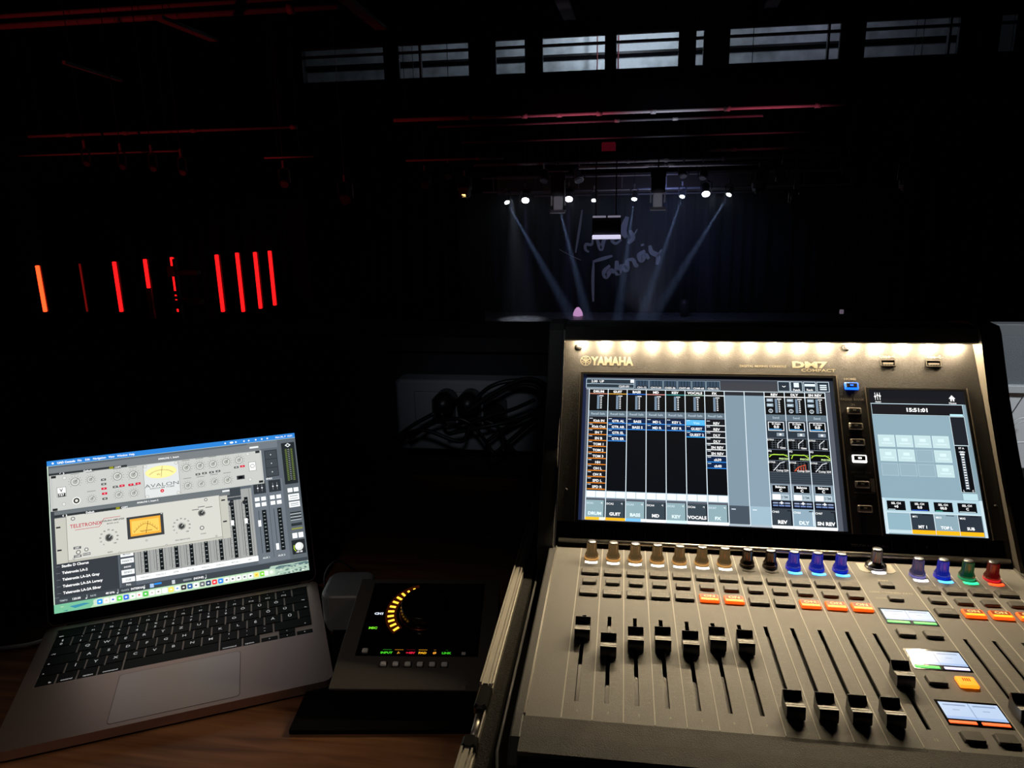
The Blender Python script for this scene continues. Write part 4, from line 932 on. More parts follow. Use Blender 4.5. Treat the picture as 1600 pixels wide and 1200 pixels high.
b = fcb(); b.box(-68.5, -58.5, -238, -211, D0 - 60, D0 - 15.5, 2); b.box(-69, -58, -282, -268, D0 - 60, D0 - 14, 2); b.box(-66, -58.5, -281, -238, D0 - 70, D0 - 34); b.build('latch_dish', mat('black_latch', (.01, .01, .01), .3), fc)
b = fcb(); b.smooth = True; b.tube([(-64, -237, D0 - 24), (-64, -262, D0 - 26)], 3.2, 12); b.build('latch_bar', ALU, fc)
b = fcb(); b.box(-60, -58.8, -282, -205, D0 - 40, D0 - 19); b.build('inner_lip', ALU, fc)
b = fcb(); b.smooth = True; b.tube([(-45, 60, D0 - 26), (-45, -270, D0 - 26), (-40, -300, D0 - 34), (-20, -318, D0 - 40)], 1.2, 6); b.build('rubber_edging', mat('grey_edge', (.3, .3, .3), .4), fc)

# ---------------------------------------------------------------- laptop
LO = _hz @ Vector((-.476146, .558073, -.475457)); LY = .3284 + HEAD
lap = empty('laptop', Vector((LO.x, LO.y, LO.z + ZC)), LY, label='open rose-grey laptop on the desk showing audio plug-in windows', cat='laptop')
ROSE = mat('rose_grey_aluminium', (.47, .335, .30), .42, .85)
def rrect(x0, x1, y0, y1, r_, n=6):
    pts = []
    for cx_, cy_, a0 in ((x1 - r_, y1 - r_, 0), (x0 + r_, y1 - r_, 90), (x0 + r_, y0 + r_, 180), (x1 - r_, y0 + r_, 270)):
        pts += [(cx_ + r_ * math.cos(R(a0 + 90 * i / n)), cy_ + r_ * math.sin(R(a0 + 90 * i / n))) for i in range(n + 1)]
    return pts
KB = (12.8, 291.2, 94.5, 203.7)
# the top sheet is cut round the keyboard well so the keys really sit in it
b = MB(.001); b.plate(rrect(0, 304.1, 0, 215, 11), -9.8, -1.6)
base = b.build('laptop_base', ROSE, lap)
b = MB(.001)
x0, x1, y0, y1 = KB
b.plate([p for p in rrect(0, 304.1, 0, 215, 11) if p[1] < y0][0:] and rrect(0, 304.1, 0, y0, 11)[0:0] or [(0, 11), *[(11 - 11 * math.cos(R(a)), 11 - 11 * math.sin(R(a))) for a in (15, 30, 45, 60, 75)], (11, 0), (293.1, 0), *[(293.1 + 11 * math.sin(R(a)), 11 - 11 * math.cos(R(a))) for a in (15, 30, 45, 60, 75)], (304.1, 11), (304.1, y0), (0, y0)], -1.6, 0)
b.plate([(0, y1), (304.1, y1), (304.1, 204), *[(293.1 + 11 * math.cos(R(a)), 204 + 11 * math.sin(R(a))) for a in (15, 30, 45, 60, 75)], (293.1, 215), (11, 215), *[(11 - 11 * math.sin(R(a)), 204 + 11 * math.cos(R(a))) for a in (15, 30, 45, 60, 75)], (0, 204)], -1.6, 0)
b.box(0, x0, y0, y1, -1.6, 0); b.box(x1, 304.1, y0, y1, -1.6, 0)
b.build('palm_rest', ROSE, base)
b = MB(.001); b.box(x0, x1, y0, y1, -1.7, -1.3); b.build('keyboard_well', mat('well_grey', (.62, .52, .48), .55, .2), base)
for fx in (20, 284):
    for fy in (18, 197):
        b = MB(.001); b.lathe([(6, -12.5), (6.5, -9.8)], (fx, fy, 0), 16); b.build('rubber_foot', BODY, base)
b = MB(.001); b.plate(rrect(94, 213, 6.2, 86.3, 4), 0, .12); b.build('trackpad_gap', mat('trackpad_gap', (.06, .04, .04), .6), base)
b = MB(.001); b.plate(rrect(94.5, 212.5, 6.7, 85.8, 3.8), .1, .2); b.build('trackpad', mat('trackpad_glass', (.46, .37, .35), .35, .6), base)
KEYB = mat('black_keycap', (.006, .006, .007), .6, spec=.15); LEG = mat('white_legend', (.75, .75, .75), .5, emit='ffffff', strength=.12)
KLEG = attr_mat('emissive_legend', True, .35)  # legend faces emit a weak white
U = (x1 - x0) / 14.5; rp_ = (y1 - y0) / 6
def lkey(ux, wu, row, top='', bot='', al='c', half=0, small=False):
    a = x0 + ux * U + .95; e = x0 + (ux + wu) * U - .95; v1 = y1 - row * rp_ - .55; v0 = v1 - rp_ + 1.3
    if half == 1: v1 = v0 + (v1 - v0) * .47
    if half == 2: v0 = v0 + (v1 - v0) * .53
    b = MB(.001); b.box(a, e, v0, v1, -1.3, -.25, .3)
    o = b.build('key', [KEYB, LEG], lap)
    T = Art(e - a, v1 - v0); 
    hh = .19 if not small else .13
    if top and bot:
        T.text(top, .5, .28, hh, 'ffffff', 1); T.text(bot, .5, .72, hh + .03, 'ffffff', 1)
    elif top:
        if al == 'c': T.text(top, .5, .45, .26, 'ffffff', 1, bold=.015)
        elif al == 'r': T.text(top, .85, .78, .15, 'ffffff', 1, 'r')
        else: T.text(top, .12, .8, .15, 'ffffff', 1, 'l')
    if T.f: T.build('key_legend', KLEG, o, Matrix.Translation((a, v0, -.22)))
lkey(0, 1.5, 0, 'esc', al='l')
for k in range(12): lkey(1.5 + k, 1, 0, '*', 'F%d' % (k + 1), small=True)
lkey(13.5, 1, 0)
for k, (t1, t2) in enumerate(zip("§'\"+!%/=()", '0123456789')): lkey(k, 1, 1, t1, t2)
for k, t in enumerate('ÖÜÓ'): lkey(10 + k, 1, 1, t)
lkey(13, 1.5, 1, '<x', al='r')
lkey(0, 1.5, 2, '->|', al='l')
for k, t in enumerate('QWERTZUIOPŐÚ'): lkey(1.5 + k, 1, 2, t)
lkey(13.5, 1, 2, '<-', al='r')
lkey(0, 1.75, 3, 'o', al='l')
for k, t in enumerate('ASDFGHJKLÉÁŰ'): lkey(1.75 + k, 1, 3, t)
lkey(13.75, .75, 3)
lkey(0, 1.25, 4, '^', al='l'); lkey(1.25, 1, 4, 'Í')
for k, t in enumerate('YXCVBNM'): lkey(2.25 + k, 1, 4, t)
for k, (t1, t2) in enumerate(zip('?:_', ',.-')): lkey(9.25 + k, 1, 4, t1, t2)
lkey(12.25, 2.25, 4, '^', al='r')
lkey(0, 1, 5, 'fn', al='r'); lkey(1, 1, 5, 'control', al='r'); lkey(2, 1, 5, 'option', al='r'); lkey(3, 1.25, 5, 'command', al='r'); lkey(4.25, 5, 5); lkey(9.25, 1.25, 5, 'command', al='l'); lkey(10.5, 1, 5, 'option', al='l')
lkey(11.5, 1, 5, '<', half=1); lkey(12.5, 1, 5, '^', half=2); lkey(12.5, 1, 5, 'v', half=1); lkey(13.5, 1, 5, '>', half=1)
# lid
LID = 2.0156
cl, sl = -math.cos(LID), math.sin(LID)
LM = Matrix(((1, 0, 0, 0), (0, cl, -sl, 213), (0, sl, cl, -2), (0, 0, 0, 1)))        # x = across, y = up the lid, z = out of the glass
# front of the lid faces the viewer: out of the glass is (0,-sin,-(-cos)) in the laptop's frame
b = MB(.001); b.M = LM @ Matrix.Translation((0, 3, 0)); b.plate(rrect(0, 304.1, 0, 208, 9), -4.2, -.6); lid = b.build('laptop_lid', ROSE, lap)
b = MB(.001); b.M = LM @ Matrix.Translation((0, 3, 0)); b.plate(rrect(1, 303.1, 1, 207, 8), -.6, 0); b.build('glass_bezel', GLASSBLK, lid)
b = MB(.001); b.smooth = True; b.tube([(20, 213.5, -2.6), (284, 213.5, -2.6)], 3.6, 10); b.build('hinge', BODY, base)
S = Art(289, 179.8)
S.rect(0, 0, 1, 1, 'c4d8c4', 0)
S.rect(0, 0, 1, .034, '2f7fd0', 1); S.disc(.022, .018, .004, 'ffffff', 2)
for t, x in (('UAD Console', .072), ('File', .122), ('Edit', .152), ('Navigation', .197), ('View', .243), ('Window', .285), ('Help', .322)): S.text(t, x, .018, .013, 'ffffff', 2, bold=.02 if x > .08 else .04)
S.text('Nov 24., P  15:51', .952, .018, .012, 'ffffff', 2)
for x in (.70, .745, .78, .80, .83, .856, .88): S.disc(x, .018, .0035, 'eaf4ff', 2)
S.disc(.727, .018, .008, 'ffffff', 2, ry=.004)
S.rect(.004, .036, 1, .93, '5a626a', 1)                     # console window
S.rect(.79, .036, .92, .09, '6c747c', 2)
# list at left bottom, console body
S.rect(.004, .05, .03, .9, '3a3e44', 2); S.rect(.02, .66, .242, .905, '363a40', 3)
for k, t in enumerate(('Studio D Chorus', 'Teletronix LA-2', 'Teletronix LA-2A Gray', 'Teletronix LA-3A Legacy', 'Teletronix LA-2A Silver')): S.text(t, .035, .705 + k * .043, .016, 'ffffff', 4, 'l', bold=.03); S.line(.014, .705 + k * .043, .028, .705 + k * .043, '8a9096', .001, 4)
S.rect(.248, .66, .305, .905, '4c5258', 3)
for y, t in ((.69, 'MIXER'), (.735, 'INSERTS'), (.81, 'SENDS'), (.86, 'CUE')): S.rect(.252, y - .016, .301, y + .016, 'f0f4f4', 4); S.text(t, .276, y, .012, '6a7076', 5)
S.text('SHOW', .276, .775, .01, 'ffffff', 5); S.text('FULL', .276, .892, .01, 'ffffff', 5)
S.rect(.305, .36, .79, .845, '9c9e9c', 3); S.rect(.305, .842, .792, .878, 'fbfcfc', 4); S.rect(.305, .845, .34, .878, 'ffffff', 4)
for k in range(8):
    x = .318 + k * .0595; S.line(x + .045, .36, x + .045, .842, '6d706f', .0018, 5); S.rect(x + .0, .40, x + .002, .82, '77797a', 5)
    S.rect(x + .022, .42, x + .037, .832, '14181a', 5); S.line(x + .01, .45, x + .01, .83, '2c3030', .002, 5)
    for q in range(14): S.rect(x + .026, .44 + q * .028, x + .033, .444 + q * .028, '9aa4a4', 6); S.rect(x + .013, .45 + q * .028, x + .018, .452 + q * .028, '50565a', 6)
    S.text(['ANALOG 1', 'ANALOG 2', 'S/PDIF', 'VIRTUAL 1', 'ANALOG 1', 'ANALOG 1', 'VIRTUAL 1', 'VIRT'][k], x + .022, .86, .009, '6a6e70', 6)
for x in (.70, .757): S.rect(x - .006, .57, x + .006, .605, 'ffffff', 7); S.disc(x, .455, .009, '22262a', 7)
for x in (.655, .70): S.rect(x, .345, x + .045, .405, '3c4248', 6); S.rect(x, .41, x + .045, .43, '3c4248', 6)
# aux and right columns
S.rect(.79, .32, .925, .9, '687078', 3); S.line(.858, .42, .858, .87, '454c52', .002, 4)
for k, x in enumerate((.80, .865)):
    S.rect(x, .325, x + .052, .41, '2e3338', 5); S.disc(x + .018, .37, .003, 'ffffff', 6); S.disc(x + .036, .37, .003, 'ffffff', 6); S.line(x + .018, .345, x + .018, .395, 'a8b0b6', .001, 6); S.line(x + .036, .345, x + .036, .395, 'a8b0b6', .001, 6)
    for q in range(2):
        for s in range(2): S.rect(x + .001 + s * .027, .435 + q * .04, x + .021 + s * .027, .462 + q * .04, 'f2f6f6', 5)
    S.rect(x + .026, .53, x + .044, .83, '14181a', 5); S.line(x + .012, .53, x + .012, .83, '2a2e30', .002, 5)
    for q in range(11): S.rect(x + .031, .545 + q * .026, x + .039, .55 + q * .026, '9aa4a4', 6)
    yy = (.62, .80)[k]; S.rect(x + .006, yy - .022, x + .018, yy + .022, 'ffffff', 6); S.text('AUX ' + str(k + 1), x + .025, .865, .012, 'dfe4e6', 5)
S.rect(.86, .105, .915, .30, '2d3237', 4)
for q in range(3): S.rect(.863, .11 + q * .063, .912, .168 + q * .063, '3f464c', 5); S.disc(.887, .14 + q * .063, .002, 'ffffff', 6)
S.text('SENDS', .87, .312, .01, 'ffffff', 4)
S.rect(.93, .045, .998, .93, '5a6268', 3); S.rect(.936, .066, .994, .37, '23282b', 4); S.poly([(.965, .07), (.978, .085), (.965, .10), (.952, .085)], 'e8eef0', 5); S.poly([(.965, .077), (.972, .085), (.965, .093), (.958, .085)], '23282b', 6)
for x in (.95, .974): S.rect(x, .11, x + .009, .345, '5a6a3a', 5)
for q in range(17):
    for x in (.95, .974): S.rect(x, .112 + q * .0137, x + .009, .1155 + q * .0137, '1c2018', 6)
    S.rect(.962, .115 + q * .0137, .97, .118 + q * .0137, 'a8b0a8', 5)
for y0, y1, a_ in ((.40, .43, 2), (.445, .49, 1), (.50, .54, 1)):
    if a_ == 2:
        for q in range(2): S.rect(.944 + q * .026, y0, .965 + q * .026, y1, 'f4f8f8', 5)
    else: S.rect(.944, y0, .991, y1, 'f0f4f4', 5); S.rect(.95, y0 + .012, .985, y0 + .017, '7a8286', 6); S.rect(.95, y1 - .015, .985, y1 - .011, '7a8286', 6)
for q in range(3): S.rect(.944, .575 + q * .022, .991, .585 + q * .022, '24282c', 5); S.rect(.944, .585 + q * .022, .991, .59 + q * .022, 'b8c0c4', 5)
S.rect(.944, .655, .991, .675, '2a2f32', 5); S.rect(.944, .69, .991, .70, '8a8d40', 5)
for q in range(2): S.rect(.944 + q * .026, .725, .965 + q * .026, .762, 'f4f8f8', 5)
S.rect(.937, .775, .995, .875, '24282a', 4); S.disc(.968, .823, .018, 'd8dcd8', 5); S.disc(.963, .818, .012, 'f6f8f4', 6); S.pline([(.947, .81), (.945, .835), (.952, .853)], 'c0e838', .003, 6); S.text('-30 dB', .966, .86, .012, 'ffffff', 6)
# status bar, wallpaper strip and dock
S.rect(.004, .905, .998, .945, '3c4349', 4)
for t, x in (('TEMPO', .035), ('120.00', .082), ('RATE', .143), ('48 kHz', .205), ('CLOCK', .262), ('INTERNAL', .31), ('SESSION', .50), ('(NONE)', .545)): S.text(t, x, .925, .013 if t[0] in '14I(' else .01, 'ffffff' if t[0] in '14I(' else 'b4bcc0', 5)
S.rect(.355, .912, .37, .938, '9fc0e8', 5); S.rect(.372, .912, .4, .924, '2a86e0', 5); S.rect(.44, .912, .452, .938, 'c0c8cc', 5)
for x in (.12, .235, .335, .575): S.line(x, .912, x, .935, 'e8eced', .0012, 5); S.disc(x - .003, .935, .0025, 'e8eced', 5)
S.rect(0, .945, 1, 1, 'a9d2a8', 5)
for k in range(40): S.disc(random.random(), .975 + random.uniform(-.012, .012), random.uniform(.004, .012), random.choice(['b8dcb0', '9accaa', 'c6e2b4', '98c8a4']), 6, ry=random.uniform(.001, .003))
S.poly([(0, .945), (.16, .945), (.13, 1), (0, 1)], '74b894', 6); S.poly([(.055, .968), (.11, .962), (.13, .970), (.075, .985)], '3a88a4', 7); S.poly([(.03, .99), (.05, .987), (.045, .996)], '3f8f88', 7)
S.poly([(.84, .93), (1, .93), (1, 1), (.80, 1)], 'a8c0b0', 6)
for k in range(60): S.disc(random.uniform(.86, .995), random.uniform(.945, .995), random.uniform(.003, .008), random.choice(['6c8478', '4c6468', 'd4e0d0', '8ca498', '34505c', 'b4ccb8']), 7, ry=random.uniform(.001, .003))
S.poly([(.86, .945), (.875, .935), (.93, .94), (.99, .932), (1, .94), (1, .95), (.86, .955)], '5a7478', 7)
S.poly([(.152, .95), (.845, .95), (.855, .955), (.855, .988), (.845, .993), (.152, .993), (.142, .988), (.142, .955)], 'c4d8c0', 8)
ic = ['3a9af0', 'f4f0ec', 'e8f0ff', '62d84e', '3c70d8', 'f8f8f8', 'f4f4f4', '50c84c', 'f6f4ee', 'f4f4f0', 'fafafa', 'f8e060', 'e8eef4', '3a3a3a', '3060a0', 'f0f4f4', '666c70', '2c3c60', 'f03c48', '3488e8', 'f4f4f4', 'ececec', 'ececec', 'e0e4e0', 'f4f4f4', 'f0e070', '7cd43c']
ic2 = ['f0f8ff', 'd8c4b4', '2050c0', 'ffffff', 'ffffff', '40b060', 'e04848', 'ffffff', 'b8b0a0', '8c8c80', 'e0e8e8', 'ffffff', '5090d8', 'f0f0f0', 'ffffff', '282c34', 'f0f0f0', 'ffffff', 'ffffff', 'ffffff', '404448', '303840', '303840', '505860', '202428', 'e8a030', 'ffffff']
for k in range(27):
    x = .155 + k * .0245; S.poly([(x + .003, .955), (x + .0175, .955), (x + .0205, .96), (x + .0205, .983), (x + .0175, .988), (x + .003, .988), (x, .983), (x, .96)], ic[k], 9); S.disc(x + .010, .9715, .0045, ic2[k], 10, ry=.003)
S.rect(.81, .957, .826, .986, 'fafcfa', 9); S.disc(.84, .97, .007, 'e4ece4', 10)
# upper plug-in window (channel strip)
S.rect(.006, .05, .845, .1, '74797c', 7); S.rect(.006, .086, .30, .103, '2e3336', 8); S.text('Default', .15, .095, .012, 'ffffff', 9); S.rect(.232, .087, .248, .103, '8a8a20', 9); S.text('COPY', .265, .095, .011, 'ffffff', 9); S.text('ANALOG 1, Insert', .465, .073, .012, 'ffffff', 9); S.rect(.80, .065, .838, .078, 'e0e4e4', 9)
S.pline([(.045, .094), (.049, .088)], 'ffffff', .002, 9); S.pline([(.058, .088), (.062, .094), (.058, .1)], 'ffffff', .002, 9)
S.rect(.006, .10, .848, .34, 'b9bcb8', 8); S.rect(.018, .104, .84, .334, 'bfc1bd', 9); S.rect(.362, .104, .502, .336, 'd5d9d8', 10)
for x in (.362, .502): S.line(x, .104, x, .336, '7c8080', .0015, 11)
for x, y in ((.022, .112), (.832, .108), (.022, .33), (.835, .325)): S.rect(x - .009, y - .008, x + .009, y + .008, '26282a', 11)
def dial(x, y, r_=.0155, ticks=True, dark=False):
    if ticks:
        for q in range(11):
            a = R(225 - 27 * q); dx, dy = math.cos(a), math.sin(a) * 289 / 179.8; S.line(x + dx * r_ * 1.25, y - dy * r_ * 1.25, x + dx * r_ * 1.5, y - dy * r_ * 1.5, '4a4c4a', .0012, 11)
    S.disc(x, y, r_, '7c7e7a' if not dark else '2a2c2c', 12); S.disc(x, y, r_ * .84, 'd6d8d2' if not dark else '141616', 13); S.disc(x, y, r_ * .6, 'a4a6a0' if not dark else '3c3e3e', 14); S.line(x, y, x + r_ * .6, y - r_ * 1.1, '3e403c' if not dark else 'd8dcd8', .0018, 15)
for x, y, r_ in ((.101, .16, .0175), (.159, .158, .014), (.261, .159, .0175), (.322, .161, .0175), (.159, .29, .0135), (.261, .286, .0145), (.319, .288, .0145), (.533, .159, .0165), (.588, .157, .0165), (.642, .156, .0165), (.697, .152, .0165), (.751, .151, .0165), (.533, .286, .015), (.587, .286, .0135), (.642, .283, .0135), (.696, .283, .0155)):
    dial(x, y, r_); S.rect(x - .016, y - .055, x + .016, y - .050, '8c908c', 11)
S.disc(.102, .288, .015, 'f0f0ec', 12); S.disc(.102, .288, .0115, '1c1e1e', 13); S.disc(.102, .288, .006, 'd8d8d0', 14)
for x, y in ((.062, .125), (.055, .30), (.79, .115), (.79, .30), (.37, .115), (.493, .115), (.37, .325), (.493, .325)): S.disc(x, y, .007, '8c8e8a', 12); S.disc(x, y, .0055, 'e4e4e0', 13); S.line(x - .003, y, x + .003, y, '55585a', .001, 14)
S.rect(.032, .185, .066, .25, 'f2f2ee', 12); S.frame(.032, .185, .066, .25, '55585a', .0015, 13); S.text('V', .048, .205, .022, '2c2e2e', 14); S.rect(.035, .225, .063, .248, '3a3c3c', 13); S.text('737', .048, .236, .015, 'ffffff', 14)
S.rect(.79, .175, .82, .24, 'f2f2ee', 12); S.frame(.79, .175, .82, .24, '55585a', .0015, 13); S.disc(.805, .205, .009, '6c6e6e', 13); S.disc(.805, .205, .007, 'f2f2ee', 14)
S.rect(.735, .262, .768, .29, '34373a', 12); S.rect(.742, .268, .76, .284, '0c0e10', 13)
for x, y in ((.207, .17), (.207, .2), (.25, .229), (.208, .30), (.577, .215), (.604, .213), (.633, .213), (.66, .211), (.737, .2)): S.rect(x - .0095, y - .007, x + .0095, y + .007, '4a4c4c', 12); S.rect(x - .004, y - .002, x + .004, y + .002, 'e8e8e8', 13)
for x, y in ((.207, .231), (.208, .265), (.276, .227), (.31, .228), (.338, .226), (.763, .198)): S.rect(x - .01, y - .0075, x + .01, y + .0075, 'c81c38', 12); S.rect(x - .003, y - .003, x + .003, y + .003, 'f4a0a8', 13)
S.disc(.431, .165, .062, 'f4e292', 12, ry=.027, n=32); S.disc(.431, .165, .059, 'f8e89c', 13, ry=.025, n=32)
for q in range(21):
    a = R(150 - 6 * q); x = .431 + .052 * math.cos(a); y = .19 - .055 * math.sin(a) * .9 + .012; S.line(x, y, .431 + .057 * math.cos(a), .19 - .062 * math.sin(a) * .9 + .012, '5c5230', .001, 14)
S.pline([(.431 + .052 * math.cos(R(150 - 12 * q)), .202 - .0495 * math.sin(R(150 - 12 * q))) for q in range(11)], '6a5c34', .001, 14)
S.line(.43, .20, .437, .125, '3a3220', .0014, 15); S.text('VU', .42, .18, .012, '8a7a44', 14)
S.text('AVALON', .43, .253, .024, '4a4e52', 12, bold=-.005, xs=1.6); S.text('VACUUM TUBE', .43, .274, .009, '6a6e72', 12, xs=1.8); S.disc(.43, .297, .0075, 'd02838', 12); S.text('A', .43, .297, .008, 'ffffff', 13)
# lower plug-in window (levelling amplifier)
S.rect(.018, .345, .70, .39, '6a7073', 12); S.rect(.018, .367, .27, .385, '2e3336', 13); S.text('Default', .15, .376, .012, 'ffffff', 14); S.rect(.247, .368, .262, .384, '8a8a20', 14); S.text('COPY', .28, .376, .011, 'ffffff', 14); S.rect(.67, .352, .70, .364, 'e0e4e4', 14); S.text('ANALOG 1, Insert 2', .37, .357, .011, 'ffffff', 14)
S.pline([(.052, .382), (.048, .376), (.052, .37)], 'ffffff', .002, 14); S.pline([(.06, .37), (.064, .376), (.06, .382)], 'ffffff', .002, 14)
S.rect(.018, .388, .688, .688, 'bdbcb2', 12); S.rect(.06, .382, .655, .672, 'ccccc4', 13); S.line(.06, .388, .06, .688, '7c7a70', .0018, 14); S.line(.655, .388, .655, .688, '7c7a70', .0018, 14); S.line(.06, .68, .655, .672, '9a988e', .002, 14)
for x, y in ((.03, .45), (.03, .6), (.67, .42), (.67, .57)): S.rect(x - .008, y - .005, x + .008, y + .005, '26282a', 14)
S.text('TELETRONIX', .132, .455, .024, 'b8283c', 14, bold=.01, xs=.95); S.pline([(.09, .482), (.18, .482), (.20, .432), (.262, .432)], 'b8283c', .0018, 14); S.text('LEVELING AMPLIFIER', .232, .450, .011, '3c3e3e', 14); S.text('MODEL LA-2A', .232, .470, .008, '3c3e3e', 14)
dial(.214, .564, .019, True, True); dial(.495, .559, .019, True, True); dial(.579, .488, .018, False, True)
for cx_, cy_ in ((.214, .564), (.495, .559)):
    for q in range(11):
        a = R(230 - 28 * q); S.text(str(q * 10), cx_ + .033 * math.cos(a), cy_ - .053 * math.sin(a), .009, '3c3e3e', 14)
for x, y in ((.579, .445), (.555, .46), (.61, .455)): S.rect(x - .014, y - .003, x + .014, y + .002, '5c5e5c', 14)
S.rect(.284, .448, .426, .596, '3c3e40', 14); S.rect(.296, .463, .414, .58, 'e8a83c', 15); S.rect(.302, .478, .408, .565, 'f8c860', 16)
S.pline([(.31 + .009 * q, .555 - .05 * math.sin(math.pi * q / 10)) for q in range(11)], '5c3c10', .0016, 17); S.line(.355, .57, .366, .49, '3a2408', .0018, 17); S.text('TELETRONIX', .356, .553, .009, '4a3010', 17)
for q in range(11): S.line(.31 + .009 * q, .553 - .05 * math.sin(math.pi * q / 10), .309 + .0092 * q, .538 - .05 * math.sin(math.pi * q / 10), '5c3c10', .001, 17)
for x, y, r_ in ((.575, .591, .009), (.098, .63, .009), (.128, .62, .008), (.355, .62, .004), (.085, .405, .008), (.60, .40, .007), (.08, .668, .004), (.25, .675, .004), (.43, .672, .004), (.63, .662, .004), (.42, .452, .004)): S.disc(x, y, r_, '6a6c6a', 14); S.disc(x, y, r_ * .6, 'd8d8d0', 15)
for x, y, t in ((.095, .60, 'LIMIT'), (.095, .655, 'COMP'), (.128, .65, 'POWER')): S.rect(x - .014, y - .008, x + .014, y + .008, '55585a', 14); S.text(t, x, y, .008, 'f0f0ec', 15)
S.text('PEAK REDUCTION', .495, .65, .008, '5a5c5a', 14); S.text('GAIN', .214, .66, .009, '5a5c5a', 14); S.text('POWER', .579, .632, .007, '5a5c5a', 14)
S.dz = .012
# re-layer with thin steps
S.v = [(x, y, z * .4) for x, y, z in S.v]
S.build('lit_display', LAPLCD, lid, LM @ Matrix.Translation((152.05 - 144.5, 16.8, .05)), label='lit screen with two audio plug-in windows')

# ---------------------------------------------------------------- mat and audio interface
b = MB(); z = DESKZ
q0, q1 = at(450, 1148, 1), at(744, 1148, 1)
def onz(px, py, z_): d = ray(px, py); return Vector((0, 0, ZC)) + d * ((z_ - ZC) / d.z)
a, c = onz(452, 1148, z), onz(742, 1147, z)
d = (c - a).normalized(); n_ = Vector((-d.y, d.x, 0))
P4 = [a, a + d * .30, a + d * .30 + n_ * .26, a + n_ * .26]
P4[1] = c; P4[2] = c + n_ * .26
b.plate([(p.x, p.y) for p in P4], z + .0003, z + .005)
o = b.build('desk_mat', mat('black_rubber_mat', (.003, .003, .003), .95, spec=.1), label='black rubber mat under the audio interface', category='mat')
af = onz(513, 1076, ZC - .461); ar = onz(768, 1079, ZC - .461); AY = math.atan2(ar.y - af.y, ar.x - af.x)
ai = empty('audio_interface', Vector((af.x, af.y, z + .005)), AY, label='black desktop audio interface with a large knob and amber level ring', cat='audio interface')
AT = math.atan2(.037, .145); hF = ZC - .461 - z - .005
AM = Matrix.Translation((0, 0, hF * 1000)) @ Matrix.Rotation(AT, 4, 'X')
b = MB(.001); b.prism([(4, 2), (0, hF * 1000 - 2.5), (0, hF * 1000 - 1.5), (147, hF * 1000 + 36), (147, 4), (140, 2)], 1.2, 158.8); b.build('interface_body', mat('black_anodised', (.008, .008, .009), .4), ai)
b = MB(.001); b.M = AM; b.box(0, 160, 0, 150, -1.8, 0, .5); b.build('faceplate', mat('dark_faceplate', (.13, .12, .11), .42, .3, bump=.15, bscale=2500), ai)
b = MB(.001); b.M = AM; b.box(17, 143, 40, 143, 0, .25, .1); b.build('glossy_window', mat('glossy_black_window', (.004, .004, .005), .10), ai)
CX, CY = 79.5, 100
b = MB(.001); b.smooth = True; b.M = AM @ Matrix.Translation((CX, CY, 0)); b.lathe([(25.5, .2), (25.0, 6), (23.4, 13.5), (22.8, 14.3), (21.5, 14.3), (20, 13.8)], n=64)
kn = b.build('volume_knob', mat('black_knob', (.012, .012, .013), .22, .4), ai)
b = MB(.001); b.smooth = True; b.M = AM @ Matrix.Translation((CX, CY, 0))
b.lathe([(26.4, .2), (26.4, .9), (25.6, .9)], n=64); b.build('knob_ring', mat('dark_copper_ring', (.28, .06, .03), .25, 1), kn)
AMB = mat('amber_segment', (.9, .5, .1), .4, emit='ffb030', strength=2.6)
arc = MB(.001); arc.M = AM @ Matrix.Translation((CX, CY, 0))
for i in range(26):
    a0, a1 = R(228 - i * 4.7), R(228 - (i + 1) * 4.7)
    arc.add([(r_ * math.cos(t), r_ * math.sin(t), .3) for r_, t in ((30, a0), (42, a0), (42, a1), (30, a1))], [(0, 3, 2, 1)])
arc.build('meter_window', mat('amber_glow_window', (.03, .012, .004), .3, emit='6a2a04', strength=.16), ai)
sg = None
for i in range(12):
    a = R(223 - i * 10.8)
    if i > 10: break
    b = MB(.001); b.M = AM @ Matrix.Translation((CX, CY, .45)) @ Matrix.Rotation(a, 4, 'Z') @ Matrix.Translation((36, 0, 0)); hw = 3.4 if i < 9 else 2.2
    b.box(-hw, hw, -1.25, 1.25, 0, .2); b.build('level_segment', AMB, ai)
BT = mat('grey_rubber_button', (.85, .85, .85), .35, 0)
for k, (u, v) in enumerate([(27.5 + 8.0, 46)] + [(57 + (k - 2.5) * 12.35 + 22.4, 29.5) for k in range(6)]):
    b = MB(.001); b.M = AM @ Matrix.Translation((u - (9 if k == 0 else 0), v, 0)); b.box(-3.8, 3.8, -3.2, 3.2, 0, .35, .1); o = b.build('push_button', SLOT, ai)
    b = MB(.001); b.M = AM @ Matrix.Translation((u - (9 if k == 0 else 0), v, 0)); b.box(-3.1, 3.1, -2.5, 2.5, .3, 2.4, .8); b.build('button_top', BT, o)
T = Art(160, 150)
def at_(t, u, v, h, c, **k): T.text(t, u / 160, 1 - v / 150, h / 150, c, 1, **k)
for k, (t, c) in enumerate((('INPUT', '4cd82c'), ('/-', 'ffb030'), ('+48V', 'e82040'), ('PAD', 'ffb828'), ('Ø', 'ffa838'), ('LINK', '3cc428'))):
    u = 57 + (k - 2.5) * 12.35 + 22.8; at_(t, u, 44.2, 2.4, c, bold=.045, xs=1.25)
    T.rect((u - (4.5 if k < 4 else 1.2)) / 160, 1 - 48.2 / 150, (u + (4.5 if k < 4 else 1.2)) / 160, 1 - 47.7 / 150, ('2c8c24', 'c07818', '5a0c18', 'd08818', '7c5818', '184c14')[k], 1)
at_('CH1', 30.5, 97, 2.8, 'e8f0ff', bold=.06, xs=1.3); at_('MIC', 28.3, 76.8, 2.8, '7ae82c', bold=.05, xs=1.3)
T.build('lit_indicators', SMALLLCD, ai, AM @ Matrix.Translation((0, 0, .35)))
